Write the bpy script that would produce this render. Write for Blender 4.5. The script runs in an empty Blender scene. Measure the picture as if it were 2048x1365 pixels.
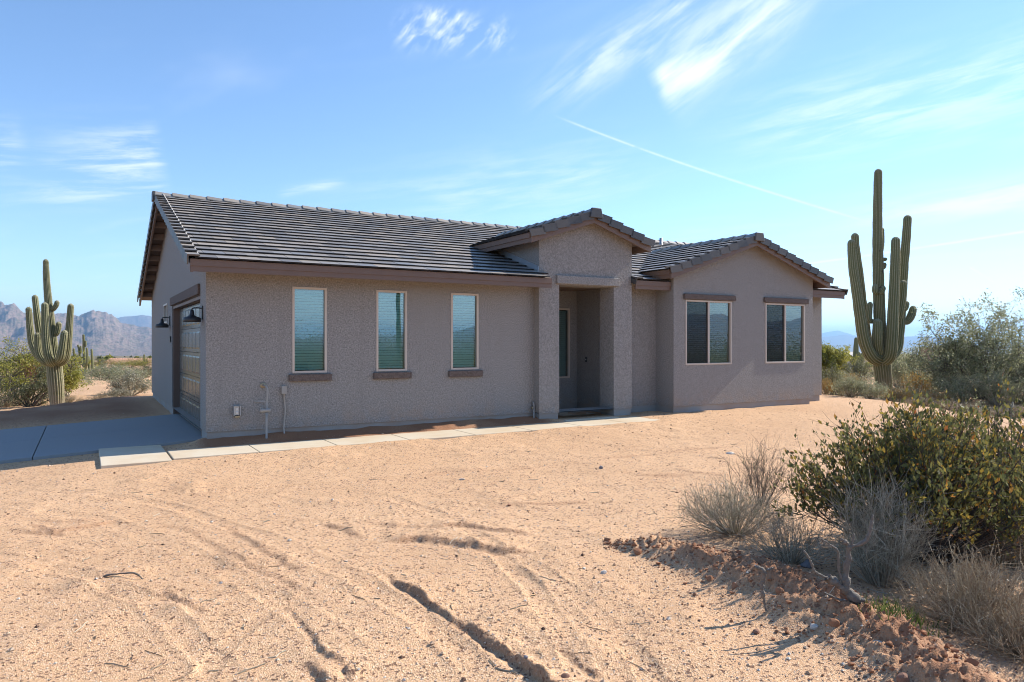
import bpy, math, random
import numpy as np
from mathutils import Vector, Matrix

random.seed(11)
rng = np.random.default_rng(11)
SC = bpy.context.scene
COL = SC.collection

# ------------------------------------------------------------------ camera
F_PX, CX, CY = 1440.0, 1024.0, 685.0            # focal length and horizon of the 2048 px wide photograph
YAW = math.atan2(2426, 1440)
FWD = np.array([math.cos(YAW), math.sin(YAW), 0.0])
RGT = np.array([math.sin(YAW), -math.cos(YAW), 0.0])
UP = np.array([0.0, 0.0, 1.0])
CAM = np.array([-1.715, -12.74, 1.483])
cd = bpy.data.cameras.new('camera'); cam = bpy.data.objects.new('camera', cd); COL.objects.link(cam)
cam.location = CAM; cam.rotation_euler = (math.pi / 2, 0, YAW - math.pi / 2)
cd.sensor_width = 36; cd.lens = F_PX / 2048 * 36; cd.shift_y = 2.5 / 2048
cd.clip_start = 0.05; cd.clip_end = 200000
SC.camera = cam

# ------------------------------------------------------------------ light
SUN = np.array([1.0, -0.028, 0.70]); SUN /= np.linalg.norm(SUN)
SUN_EL = math.asin(SUN[2]); SUN_AZ = math.atan2(SUN[1], SUN[0])
SKY_STRENGTH = 0.138
EXPOSURE = 0.76
sl = bpy.data.lights.new('sun', 'SUN'); so = bpy.data.objects.new('sun', sl); COL.objects.link(so)
sl.energy = 4.9; sl.angle = math.radians(0.53); sl.color = (1.0, 0.93, 0.83)
so.rotation_euler = Vector(SUN).to_track_quat('Z', 'Y').to_euler()
so.location = (30, -10, 40)
SC.view_settings.view_transform = 'Standard'; SC.view_settings.look = 'None'
SC.view_settings.gamma = 1.0; SC.view_settings.exposure = EXPOSURE
SC.view_settings.use_curve_mapping = False
SC.render.engine = 'CYCLES'
SC.cycles.max_bounces = 6; SC.cycles.diffuse_bounces = 3; SC.cycles.glossy_bounces = 3
SC.cycles.transparent_max_bounces = 16; SC.cycles.volume_bounces = 0
SC.cycles.caustics_reflective = False; SC.cycles.caustics_refractive = False
SC.cycles.use_denoising = True; SC.cycles.denoiser = 'OPENIMAGEDENOISE'; SC.cycles.denoising_prefilter = 'ACCURATE'
SC.cycles.use_adaptive_sampling = False; SC.cycles.filter_width = 1.05


def ray(px, py):
    return (px - CX) / F_PX * RGT + FWD + (CY - py) / F_PX * UP


def at(px, py, depth):
    return CAM + ray(px, py) * depth


def azel(px, py):
    r = ray(px, py)
    return -math.atan2(r[1], r[0]), math.atan2(r[2], math.hypot(r[0], r[1]))     # (to the right, up)


# ------------------------------------------------------------------ sky
W = bpy.data.worlds.new('World'); SC.world = W; W.use_nodes = True
wt = W.node_tree; wn = wt.nodes; wl = wt.links
wn.clear()


def wmath(op, a, b=None, c=None):
    n = wn.new('ShaderNodeMath'); n.operation = op
    for i, v in enumerate((a, b, c)):
        if v is None: continue
        if isinstance(v, (int, float)): n.inputs[i].default_value = v
        else: wl.new(v, n.inputs[i])
    return n.outputs[0]


wout = wn.new('ShaderNodeOutputWorld'); wbg = wn.new('ShaderNodeBackground')
wl.new(wbg.outputs[0], wout.inputs[0]); wbg.inputs[1].default_value = SKY_STRENGTH
sky = wn.new('ShaderNodeTexSky'); sky.sky_type = 'NISHITA'; sky.sun_disc = False
sky.sun_elevation = SUN_EL; sky.sun_rotation = math.pi / 2 - SUN_AZ
sky.altitude = 600; sky.air_density = 1.0; sky.dust_density = 0.0; sky.ozone_density = 4.5
tc = wn.new('ShaderNodeTexCoord'); sep = wn.new('ShaderNodeSeparateXYZ'); wl.new(tc.outputs['Generated'], sep.inputs[0])
dx, dy, dz = sep.outputs
S_AZ = wmath('MULTIPLY', wmath('ARCTAN2', dy, dx), -1.0)
S_EL = wmath('ARCSINE', dz)


def wnoise(u, v, scale, detail, rough=0.55, dist=0.0):
    cb = wn.new('ShaderNodeCombineXYZ')
    for i, s in enumerate((u, v)):
        wl.new(s, cb.inputs[i])
    n = wn.new('ShaderNodeTexNoise'); n.inputs['Scale'].default_value = scale; n.inputs['Detail'].default_value = detail
    n.inputs['Roughness'].default_value = rough; n.inputs['Distortion'].default_value = dist
    wl.new(cb.outputs[0], n.inputs['Vector'])
    return n.outputs[0]


def wstep(x, lo, hi):
    n = wn.new('ShaderNodeMapRange'); n.interpolation_type = 'SMOOTHSTEP'
    n.inputs[1].default_value = lo; n.inputs[2].default_value = hi
    wl.new(x, n.inputs[0]); return n.outputs[0]


def uv_about(px0, py0, px1, py1):
    """coordinates along and across the great-circle chord from one sky direction to another"""
    a, b = azel(px0, py0), azel(px1, py1)
    L = math.hypot(b[0] - a[0], b[1] - a[1]); c, s = (b[0] - a[0]) / L, (b[1] - a[1]) / L
    du = wmath('SUBTRACT', S_AZ, a[0]); dv = wmath('SUBTRACT', S_EL, a[1])
    u = wmath('DIVIDE', wmath('ADD', wmath('MULTIPLY', du, c), wmath('MULTIPLY', dv, s)), L)
    v = wmath('DIVIDE', wmath('SUBTRACT', wmath('MULTIPLY', dv, c), wmath('MULTIPLY', du, s)), L)
    return u, v, L


CLOUDS = []


def streaks(theta, along_, across_, detail):
    """one shared fibre pattern: noise drawn out along a direction on the sky"""
    c, s = math.cos(theta), math.sin(theta)
    u = wmath('MULTIPLY', wmath('ADD', wmath('MULTIPLY', S_AZ, c), wmath('MULTIPLY', S_EL, s)), along_)
    v = wmath('MULTIPLY', wmath('SUBTRACT', wmath('MULTIPLY', S_EL, c), wmath('MULTIPLY', S_AZ, s)), across_)
    return wnoise(u, v, 1.0, detail, 0.62, 0.4)


FIB = {'A': streaks(0.55, 9.0, 46.0, 5.0), 'B': streaks(0.14, 8.0, 60.0, 5.0), 'C': streaks(0.35, 30.0, 60.0, 4.0), 'D': streaks(0.75, 26.0, 70.0, 6.0)}


def band(p0, p1, width, head, tail):
    u, v, L = uv_about(*p0, *p1)
    w = width / math.hypot(p1[0] - p0[0], p1[1] - p0[1])
    vv = wmath('DIVIDE', v, w)
    m = wmath('POWER', 2.718, wmath('MULTIPLY', wmath('MULTIPLY', vv, vv), -1.0))
    m = wmath('MULTIPLY', m, wstep(u, -head, head * 1.5))
    return wmath('MULTIPLY', m, wmath('SUBTRACT', 1.0, wstep(u, 1.0 - tail, 1.05)))


def cirrus(p0, p1, width, amp, lo=0.42, hi=0.75, fib='B', head=0.05, tail=0.4):
    CLOUDS.append(wmath('MULTIPLY', wmath('MULTIPLY', band(p0, p1, width, head, tail), wstep(FIB[fib], lo, hi)), amp))


def contrail(p0, p1, width, amp):
    cirrus(p0, p1, width, amp, 0.15, 0.6, 'C', 0.06, 0.06)


cirrus((1315, 178), (1640, -60), 62, 0.82, 0.20, 0.80, 'A', 0.04, 0.3)
cirrus((1320, 165), (1480, 118), 26, 0.75, 0.10, 0.6, 'A', 0.06, 0.7)
cirrus((1090, 190), (1450, -40), 42, 0.50, 0.35, 0.70, 'A', 0.2, 0.3)
cirrus((790, 62), (1035, 72), 26, 0.75, 0.42, 0.80, 'D', 0.08, 0.15)
cirrus((830, 28), (950, 38), 12, 0.7, 0.35, 0.7, 'D', 0.1, 0.3)
cirrus((110, 330), (330, 315), 66, 0.65, 0.38, 0.70, 'B', 0.5, 0.12)
cirrus((-60, 290), (60, 300), 60, 0.4, 0.40, 0.75, 'B', 0.3, 0.3)
cirrus((0, 400), (320, 375), 26, 0.35, 0.42, 0.75, 'B', 0.3, 0.3)
cirrus((560, 385), (700, 362), 9, 0.5, 0.35, 0.7, 'B', 0.1, 0.4)
cirrus((740, 400), (1330, 320), 60, 0.30, 0.35, 0.75, 'B', 0.3, 0.3)
cirrus((1480, 260), (2200, 120), 90, 0.45, 0.35, 0.75, 'B', 0.3, 0.1)
cirrus((1700, 440), (2200, 360), 34, 0.6, 0.25, 0.65, 'B', 0.4, 0.1)
contrail((1130, 240), (1712, 437), 2.2, 0.36)
contrail((1600, 530), (2120, 452), 2.8, 0.55)
contrail((1940, 535), (1990, 565), 2.2, 0.5)
# a thin veil of high cirrus over the whole sky, streaked along one wind direction
zc = wmath('MAXIMUM', dz, 0.04)
gx, gy = wmath('DIVIDE', dx, zc), wmath('DIVIDE', dy, zc)
veil = wnoise(wmath('ADD', wmath('MULTIPLY', gx, 0.9), wmath('MULTIPLY', gy, 0.3)),
              wmath('SUBTRACT', wmath('MULTIPLY', gy, 0.30), wmath('MULTIPLY', gx, 0.12)), 0.9, 4.0, 0.6, 0.6)
CLOUDS.append(wmath('MULTIPLY', wstep(veil, 0.50, 0.85), 0.22))
cl = CLOUDS[0]
for c in CLOUDS[1:]:
    cl = wmath('SUBTRACT', wmath('ADD', cl, c), wmath('MULTIPLY', cl, c))
cl = wmath('MULTIPLY', cl, wstep(S_EL, 0.0, 0.05))
mixw = wn.new('ShaderNodeMix'); mixw.data_type = 'RGBA'
wl.new(cl, mixw.inputs[0]); wl.new(sky.outputs[0], mixw.inputs[6])
mixw.inputs[7].default_value = (5.6, 5.9, 6.3, 1)
wl.new(mixw.outputs[2], wbg.inputs[0])


# ------------------------------------------------------------------ material helpers
class NT:
    def __init__(self, name):
        self.m = bpy.data.materials.new(name); self.m.use_nodes = True
        self.t = self.m.node_tree; self.n = self.t.nodes; self.l = self.t.links
        self.b = self.n['Principled BSDF']; self.out = self.n['Material Output']

    def node(self, typ, **kw):
        n = self.n.new(typ)
        for k, v in kw.items(): setattr(n, k, v)
        return n

    def noise(self, scale, detail=4, rough=0.55, coord='Object', dist=0.0, stretch=None):
        tcn = self.node('ShaderNodeTexCoord'); n = self.node('ShaderNodeTexNoise')
        src = self.node('ShaderNodeNewGeometry').outputs['Position'] if coord == 'World' else tcn.outputs[coord]
        if stretch:
            mp = self.node('ShaderNodeMapping'); mp.inputs['Scale'].default_value = stretch
            self.l.new(src, mp.inputs[0]); src = mp.outputs[0]
        self.l.new(src, n.inputs['Vector'])
        n.inputs['Scale'].default_value = scale; n.inputs['Detail'].default_value = detail
        n.inputs['Roughness'].default_value = rough; n.inputs['Distortion'].default_value = dist
        return n.outputs[0]

    def voronoi(self, scale, feature='F1', out=0, coord='World'):
        n = self.node('ShaderNodeTexVoronoi', feature=feature); n.inputs['Scale'].default_value = scale
        src = self.node('ShaderNodeNewGeometry').outputs['Position'] if coord == 'World' else self.node('ShaderNodeTexCoord').outputs[coord]
        self.l.new(src, n.inputs['Vector']); return n.outputs[out]

    def ramp(self, fac, stops, interp='LINEAR'):
        r = self.node('ShaderNodeValToRGB'); r.color_ramp.interpolation = interp
        els = r.color_ramp.elements
        while len(els) < len(stops): els.new(0.5)
        for e, (p, c) in zip(els, stops):
            e.position = p; e.color = (*c, 1) if len(c) == 3 else c
        self.l.new(fac, r.inputs[0]); return r.outputs[0]

    def mix(self, fac, a, b, blend='MIX'):
        n = self.node('ShaderNodeMix', data_type='RGBA', blend_type=blend)
        for i, v in ((0, fac), (6, a), (7, b)):
            if isinstance(v, (int, float)): n.inputs[i].default_value = v
            elif isinstance(v, tuple): n.inputs[i].default_value = (*v, 1)
            else: self.l.new(v, n.inputs[i])
        return n.outputs[2]

    def math(self, op, a, b=0.0):
        n = self.node('ShaderNodeMath', operation=op)
        for i, v in enumerate((a, b)):
            if isinstance(v, (int, float)): n.inputs[i].default_value = v
            else: self.l.new(v, n.inputs[i])
        return n.outputs[0]

    def bump(self, height, strength, dist, prev=None):
        n = self.node('ShaderNodeBump'); n.inputs['Strength'].default_value = strength; n.inputs['Distance'].default_value = dist
        self.l.new(height, n.inputs['Height'])
        if prev is not None: self.l.new(prev, n.inputs['Normal'])
        return n.outputs[0]

    def set(self, color=None, rough=None, normal=None, spec=None, metal=None):
        for key, v in (('Base Color', color), ('Roughness', rough), ('Normal', normal), ('Specular IOR Level', spec), ('Metallic', metal)):
            if v is None: continue
            if isinstance(v, (int, float)): self.b.inputs[key].default_value = v
            elif isinstance(v, tuple): self.b.inputs[key].default_value = (*v, 1)
            else: self.l.new(v, self.b.inputs[key])
        return self.m


def plain(name, col, rough=0.6, var=0.15, scale=6, metal=0.0, spec=0.5, bump=None):
    t = NT(name)
    n = t.noise(scale, 5, coord='World')
    c = t.mix(n, tuple(x * (1 - var) for x in col), tuple(min(1, x * (1 + var)) for x in col))
    nrm = t.bump(t.noise(bump[0], 3, coord='World'), bump[1], bump[2]) if bump else None
    return t.set(c, rough, nrm, spec, metal)


def stucco(name, col, scale=42):
    t = NT(name)
    big = t.noise(0.9, 4, coord='World'); mid = t.noise(scale, 3, 0.6, coord='World', dist=0.4)
    lace = t.noise(scale * 0.45, 4, 0.6, coord='World', dist=0.8)
    c = t.mix(t.ramp(mid, [(0.30, (0, 0, 0)), (0.70, (1, 1, 1))]), tuple(x * 0.50 for x in col), tuple(x * 1.42 for x in col))
    c = t.mix(t.math('MULTIPLY', big, 0.45), c, tuple(x * 0.86 for x in col))
    geo = t.node('ShaderNodeNewGeometry'); sp = t.node('ShaderNodeSeparateXYZ'); t.l.new(geo.outputs['Position'], sp.inputs[0])
    hgt = t.node('ShaderNodeMapRange'); hgt.inputs[1].default_value = 0.42; hgt.inputs[2].default_value = 0.0; t.l.new(sp.outputs[2], hgt.inputs[0])
    spl = t.math('MULTIPLY', t.math('MULTIPLY', hgt.outputs[0], t.ramp(t.noise(3.5, 5, 0.7, coord='World'), [(0.42, (0, 0, 0)), (0.72, (1, 1, 1))])), 0.55)
    c = t.mix(spl, c, (0.40, 0.27, 0.175))
    runs = t.noise(1.0, 4, 0.6, coord='World', stretch=(7, 7, 0.35))
    c = t.mix(t.math('MULTIPLY', t.ramp(runs, [(0.52, (0, 0, 0)), (0.75, (1, 1, 1))]), 0.30), c, tuple(x * 0.72 for x in col))
    n1 = t.bump(lace, 0.9, 0.010); n2 = t.bump(mid, 0.9, 0.006, n1)
    return t.set(c, 0.85, n2, 0.25)


def concrete(name, col, stain=(0.36, 0.27, 0.17), amt=0.35):
    t = NT(name)
    n = t.noise(1.1, 6, 0.6, coord='World'); fine = t.noise(60, 3, coord='World')
    c = t.mix(fine, tuple(x * 0.88 for x in col), tuple(x * 1.1 for x in col))
    c = t.mix(t.math('MULTIPLY', t.ramp(n, [(0.42, (0, 0, 0)), (0.72, (1, 1, 1))]), amt), c, stain)
    return t.set(c, 0.8, t.bump(fine, 0.3, 0.003), 0.3)


def leafmat(name, stops, transl=0.35, rough=0.5, spec=0.3):
    t = NT(name)
    g = t.node('ShaderNodeNewGeometry')
    c = t.ramp(g.outputs['Random Per Island'], stops)
    t.set(c, rough, None, spec)
    tr = t.node('ShaderNodeBsdfTranslucent'); t.l.new(c, tr.inputs[0])
    mx = t.node('ShaderNodeMixShader'); mx.inputs[0].default_value = transl
    t.l.new(t.b.outputs[0], mx.inputs[1]); t.l.new(tr.outputs[0], mx.inputs[2]); t.l.new(mx.outputs[0], t.out.inputs[0])
    return t.m


M = {}
M['stucco'] = stucco('stucco', (0.298, 0.281, 0.262))
M['trim_stucco'] = stucco('trim_stucco', (0.150, 0.116, 0.100))
M['wood_paint'] = plain('brown_fascia_paint', (0.165, 0.106, 0.078), 0.55, 0.12, 4)
M['soffit'] = plain('soffit_paint', (0.20, 0.14, 0.105), 0.7, 0.12, 4)
M['frame'] = plain('almond_vinyl', (0.56, 0.48, 0.40), 0.4, 0.05, 3)
M['blind'] = plain('blind_slat', (0.86, 0.86, 0.84), 0.5, 0.03, 3)
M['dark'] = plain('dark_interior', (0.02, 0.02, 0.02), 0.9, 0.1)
M['black_metal'] = plain('black_lamp_metal', (0.018, 0.018, 0.02), 0.42, 0.1, 8)
M['grey_pvc'] = plain('grey_pipe', (0.33, 0.31, 0.28), 0.5, 0.12, 12)
M['galv'] = plain('galvanised_metal', (0.50, 0.52, 0.54), 0.38, 0.12, 9, metal=0.7)
M['brass'] = plain('dull_brass', (0.36, 0.30, 0.20), 0.4, 0.15, 20, metal=0.7)
M['bulb'] = plain('bulb_glass', (0.75, 0.75, 0.72), 0.2, 0.03)
M['mortar'] = plain('mortar', (0.40, 0.38, 0.35), 0.9, 0.2, 20)
M['concrete_drive'] = concrete('drive_concrete', (0.27, 0.28, 0.285), amt=0.10)
M['concrete_walk'] = concrete('walk_concrete', (0.60, 0.52, 0.395), (0.52, 0.36, 0.20), 0.6)
M['concrete_found'] = concrete('foundation_concrete', (0.31, 0.30, 0.285), (0.30, 0.18, 0.10), 0.55)

def tile_mat(name, stops, rough, spec):
    t = NT(name)
    oi = t.node('ShaderNodeObjectInfo'); ge = t.node('ShaderNodeNewGeometry')
    fr = t.math('FRACT', t.math('ADD', oi.outputs['Random'], ge.outputs['Random Per Island']))
    col = t.ramp(fr, stops); fine = t.noise(70, 4, coord='World')
    return t.set(t.mix(t.math('MULTIPLY', fine, 0.7), col, t.mix(0.5, col, (0.0, 0.0, 0.0))), rough, t.bump(fine, 0.30, 0.003), spec)


# pale top faces, near-black butts and undersides: light and shade put into the colour.  Colour differs tile by tile
M['tile'] = tile_mat('roof_tile_top', [(0.0, (0.20, 0.185, 0.17)), (0.3, (0.31, 0.275, 0.235)), (0.55, (0.44, 0.37, 0.29)), (0.8, (0.25, 0.25, 0.25)), (1.0, (0.38, 0.335, 0.28))], 0.48, 0.6)
M['tile_shade'] = tile_mat('roof_tile_shade_edge', [(0.0, (0.022, 0.021, 0.022)), (0.5, (0.034, 0.031, 0.030)), (1.0, (0.050, 0.045, 0.042))], 0.8, 0.15)
M['tile_trim'] = tile_mat('trim_tile', [(0.0, (0.060, 0.060, 0.064)), (0.5, (0.095, 0.088, 0.084)), (1.0, (0.140, 0.118, 0.10))], 0.5, 0.5)

t = NT('garage_door_steel')
gn = t.noise(1.5, 3, coord='World')
M['garage_door'] = t.set(t.mix(gn, (0.125, 0.118, 0.10), (0.155, 0.146, 0.125)), 0.26, t.bump(t.noise(9, 3, coord='World'), 0.08, 0.01), 0.5)


def glass_mat(name, tint, refl, rough=0.0):
    t = NT(name)
    tr = t.node('ShaderNodeBsdfTransparent'); tr.inputs[0].default_value = (*tint, 1)
    gl = t.node('ShaderNodeBsdfGlossy'); gl.inputs[0].default_value = (0.93, 0.98, 0.97, 1); gl.inputs['Roughness'].default_value = rough
    wv = t.noise(1.7, 2, coord='World'); t.l.new(t.bump(wv, 0.015, 0.02), gl.inputs['Normal'])
    lw = t.node('ShaderNodeLayerWeight'); lw.inputs[0].default_value = 0.35
    f = t.math('ADD', t.math('MULTIPLY', lw.outputs['Fresnel'], 0.9), refl)
    f = t.math('MINIMUM', f, 1.0)
    mx = t.node('ShaderNodeMixShader'); t.l.new(f, mx.inputs[0]); t.l.new(tr.outputs[0], mx.inputs[1]); t.l.new(gl.outputs[0], mx.inputs[2])
    t.l.new(mx.outputs[0], t.out.inputs[0]); return t.m


M['glass'] = glass_mat('tinted_window_glass', (0.52, 0.95, 0.93), 0.24)
M['glass_dark'] = glass_mat('neutral_window_glass', (0.42, 0.58, 0.55), 0.17)
t = NT('insect_screen')
tr = t.node('ShaderNodeBsdfTransparent'); df = t.node('ShaderNodeBsdfDiffuse'); df.inputs[0].default_value = (0.03, 0.03, 0.035, 1)
mx = t.node('ShaderNodeMixShader'); mx.inputs[0].default_value = 0.52
t.l.new(tr.outputs[0], mx.inputs[1]); t.l.new(df.outputs[0], mx.inputs[2]); t.l.new(mx.outputs[0], t.out.inputs[0]); M['screen'] = t.m

# the desert floor: decomposed granite, redder on turned-over soil and where shade is painted in
t = NT('desert_ground')
at_s = t.node('ShaderNodeAttribute', attribute_name='soil'); at_c = t.node('ShaderNodeAttribute', attribute_name='scrub')  # soil: turned-over earth plus painted shade
big = t.noise(0.35, 5, coord='World'); mid = t.noise(3.0, 5, coord='World'); fine = t.noise(55, 4, 0.7, coord='World')
vcol = t.voronoi(150, 'F1', 1); vd = t.voronoi(150, 'F1', 0)
vcol2 = t.voronoi(62, 'F1', 1); vd2 = t.voronoi(62, 'F1', 0)
sepc = t.node('ShaderNodeSeparateColor'); t.l.new(vcol, sepc.inputs[0])
sepc2 = t.node('ShaderNodeSeparateColor'); t.l.new(vcol2, sepc2.inputs[0])
base = t.mix(t.ramp(big, [(0.35, (0, 0, 0)), (0.65, (1, 1, 1))]), (0.50, 0.286, 0.148), (0.645, 0.402, 0.229))
base = t.mix(t.math('MULTIPLY', mid, 0.5), base, (0.665, 0.43, 0.257))
grain = t.ramp(sepc.outputs[0], [(0.0, (0.36, 0.20, 0.11)), (0.16, (0.56, 0.332, 0.178)), (0.75, (0.66, 0.422, 0.248)), (0.95, (0.78, 0.605, 0.43)), (1.0, (0.80, 0.74, 0.65))])
base = t.mix(0.50, base, grain)
base = t.mix(t.ramp(sepc2.outputs[0], [(0.88, (0, 0, 0)), (0.93, (1, 1, 1))]), base, (0.20, 0.115, 0.075))
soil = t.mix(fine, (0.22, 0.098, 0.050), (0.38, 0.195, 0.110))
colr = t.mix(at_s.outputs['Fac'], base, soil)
colr = t.mix(at_c.outputs['Fac'], colr, t.mix(t.noise(0.02, 5, coord='World'), (0.10, 0.095, 0.055), (0.20, 0.165, 0.10)))
b1 = t.bump(vd, 0.65, 0.006); b2 = t.bump(vd2, 0.40, 0.009, b1); b3 = t.bump(fine, 0.5, 0.006, b2)
M['ground'] = t.set(colr, 0.92, b3, 0.15)

t = NT('pebble_stone')
g = t.node('ShaderNodeNewGeometry')
M['pebble'] = t.set(t.ramp(g.outputs['Random Per Island'], [(0.0, (0.07, 0.045, 0.035)), (0.07, (0.16, 0.09, 0.06)), (0.16, (0.42, 0.26, 0.155)), (0.55, (0.60, 0.40, 0.255)), (0.8, (0.66, 0.49, 0.34)), (0.93, (0.70, 0.62, 0.52)), (1.0, (0.30, 0.29, 0.30))]), 0.85, None, 0.2)
M['clod'] = plain('red_soil_clod', (0.31, 0.155, 0.088), 0.95, 0.35, 18, bump=(60, 0.6, 0.006), spec=0.1)
M['rock_pale'] = plain('pale_rock', (0.55, 0.49, 0.42), 0.8, 0.2, 14, bump=(40, 0.4, 0.004))
M['rock_brown'] = plain('brown_rock', (0.24, 0.12, 0.075), 0.85, 0.25, 14, bump=(40, 0.4, 0.004))
M['rock_grey'] = plain('grey_rock', (0.22, 0.21, 0.22), 0.8, 0.25, 14, bump=(40, 0.4, 0.004))
M['deadwood'] = plain('grey_dead_wood', (0.17, 0.145, 0.12), 0.85, 0.6, 45, bump=(70, 1.0, 0.012))
M['twig_dark'] = plain('dark_twig_bark', (0.075, 0.058, 0.047), 0.85, 0.3, 12)
M['twig_grey'] = leafmat('grey_dry_twig', [(0, (0.21, 0.175, 0.12)), (0.5, (0.42, 0.365, 0.27)), (1, (0.64, 0.57, 0.44))], 0.15, 0.8, 0.2)
M['twig_tan'] = leafmat('tan_dry_stem', [(0, (0.24, 0.165, 0.10)), (0.5, (0.43, 0.33, 0.215)), (1, (0.60, 0.50, 0.35))], 0.2, 0.8, 0.2)
M['jojoba'] = leafmat('jojoba_leaf', [(0, (0.085, 0.095, 0.038)), (0.40, (0.15, 0.155, 0.058)), (0.65, (0.24, 0.225, 0.080)), (0.84, (0.37, 0.28, 0.055)), (0.96, (0.42, 0.24, 0.05)), (1, (0.34, 0.11, 0.04))], 0.34, 0.6, 0.18)
M['leaf_olive'] = leafmat('olive_leaf', [(0, (0.07, 0.082, 0.038)), (0.6, (0.145, 0.155, 0.072)), (1, (0.25, 0.24, 0.13))], 0.36)
M['leaf_yellowgreen'] = leafmat('yellow_green_leaf', [(0, (0.19, 0.20, 0.035)), (0.6, (0.33, 0.32, 0.06)), (1, (0.45, 0.40, 0.10))], 0.45)
M['leaf_greygreen'] = leafmat('grey_green_leaf', [(0, (0.15, 0.17, 0.085)), (0.6, (0.28, 0.295, 0.165)), (1, (0.44, 0.43, 0.28))], 0.45)
M['leaf_gold'] = leafmat('golden_dry_leaf', [(0, (0.22, 0.13, 0.03)), (0.6, (0.40, 0.25, 0.05)), (1, (0.52, 0.34, 0.09))], 0.4)
M['leaf_tan'] = leafmat('dry_brush', [(0, (0.17, 0.135, 0.085)), (0.6, (0.31, 0.255, 0.17)), (1, (0.43, 0.37, 0.26))], 0.25)
M['leaf_pale'] = leafmat('pale_brittlebush_leaf', [(0, (0.13, 0.13, 0.085)), (0.6, (0.27, 0.26, 0.18)), (1, (0.46, 0.43, 0.33))], 0.25)
M['grass'] = leafmat('fresh_grass', [(0, (0.05, 0.085, 0.02)), (0.6, (0.09, 0.135, 0.03)), (1, (0.17, 0.19, 0.06))], 0.35)
M['spine'] = leafmat('straw_spine', [(0, (0.38, 0.31, 0.20)), (0.6, (0.52, 0.44, 0.30)), (1, (0.62, 0.54, 0.40))], 0.3)
M['cholla_red'] = leafmat('rusty_dead_clump', [(0, (0.11, 0.03, 0.018)), (0.6, (0.22, 0.07, 0.035)), (1, (0.30, 0.13, 0.06))], 0.2)

t = NT('saguaro_skin')                                          # green skin, straw spines along every rib crest
cr = t.node('ShaderNodeAttribute', attribute_name='crest'); hb = t.node('ShaderNodeAttribute', attribute_name='woody')
n1 = t.noise(3.0, 4, coord='World'); n2 = t.noise(60, 3, coord='World')
green = t.mix(n1, (0.120, 0.130, 0.052), (0.20, 0.205, 0.092))
crest = t.math('MULTIPLY', cr.outputs['Fac'], t.ramp(n2, [(0.38, (0.25, 0.25, 0.25)), (0.6, (1, 1, 1))]))
c = t.mix(crest, green, (0.46, 0.41, 0.28))
c = t.mix(t.ramp(t.noise(5.0, 2, coord='World'), [(0.70, (0, 0, 0)), (0.74, (1, 1, 1))]), c, (0.07, 0.045, 0.03))
wd = t.math('MULTIPLY', hb.outputs['Fac'], t.ramp(n1, [(0.35, (0, 0, 0)), (0.6, (1, 1, 1))]))
M['saguaro'] = t.set(t.mix(wd, c, (0.30, 0.25, 0.19)), 0.65, t.bump(n2, 0.5, 0.01), 0.3)


# ------------------------------------------------------------------ mesh helpers
def empty(name, loc=(0, 0, 0), rz=0.0):
    o = bpy.data.objects.new(name, None); COL.objects.link(o); o.location = loc; o.rotation_euler = (0, 0, rz)
    o.empty_display_size = 0.1
    return o


def tag(o, label=None, cat=None, group=None, kind=None):
    if label: o['label'] = label
    if cat: o['category'] = cat
    if group: o['group'] = group
    if kind: o['kind'] = kind
    return o


def link(name, me, parent=None, mats=()):
    for m in mats:
        if m is not None and m.name not in [x.name for x in me.materials if x]: me.materials.append(m)
    o = bpy.data.objects.new(name, me); COL.objects.link(o)
    if parent is not None: o.parent = parent
    return o


def fast_mesh(name, verts, quads, smooth=False, attrs=None, matidx=None):
    verts = np.asarray(verts, np.float32).reshape(-1, 3); quads = np.asarray(quads, np.int32)
    k = quads.shape[1]
    me = bpy.data.meshes.new(name)
    me.vertices.add(len(verts)); me.vertices.foreach_set('co', verts.ravel())
    me.loops.add(quads.size); me.loops.foreach_set('vertex_index', quads.ravel())
    me.polygons.add(len(quads)); me.polygons.foreach_set('loop_start', np.arange(0, quads.size, k, dtype=np.int32))
    me.polygons.foreach_set('loop_total', np.full(len(quads), k, np.int32))
    me.polygons.foreach_set('use_smooth', np.full(len(quads), bool(smooth)))
    if matidx is not None: me.polygons.foreach_set('material_index', np.asarray(matidx, np.int32))
    me.update(calc_edges=True)
    for key, v in (attrs or {}).items():
        a = me.attributes.new(key, 'FLOAT', 'POINT'); a.data.foreach_set('value', np.asarray(v, np.float32))
    return me


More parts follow.
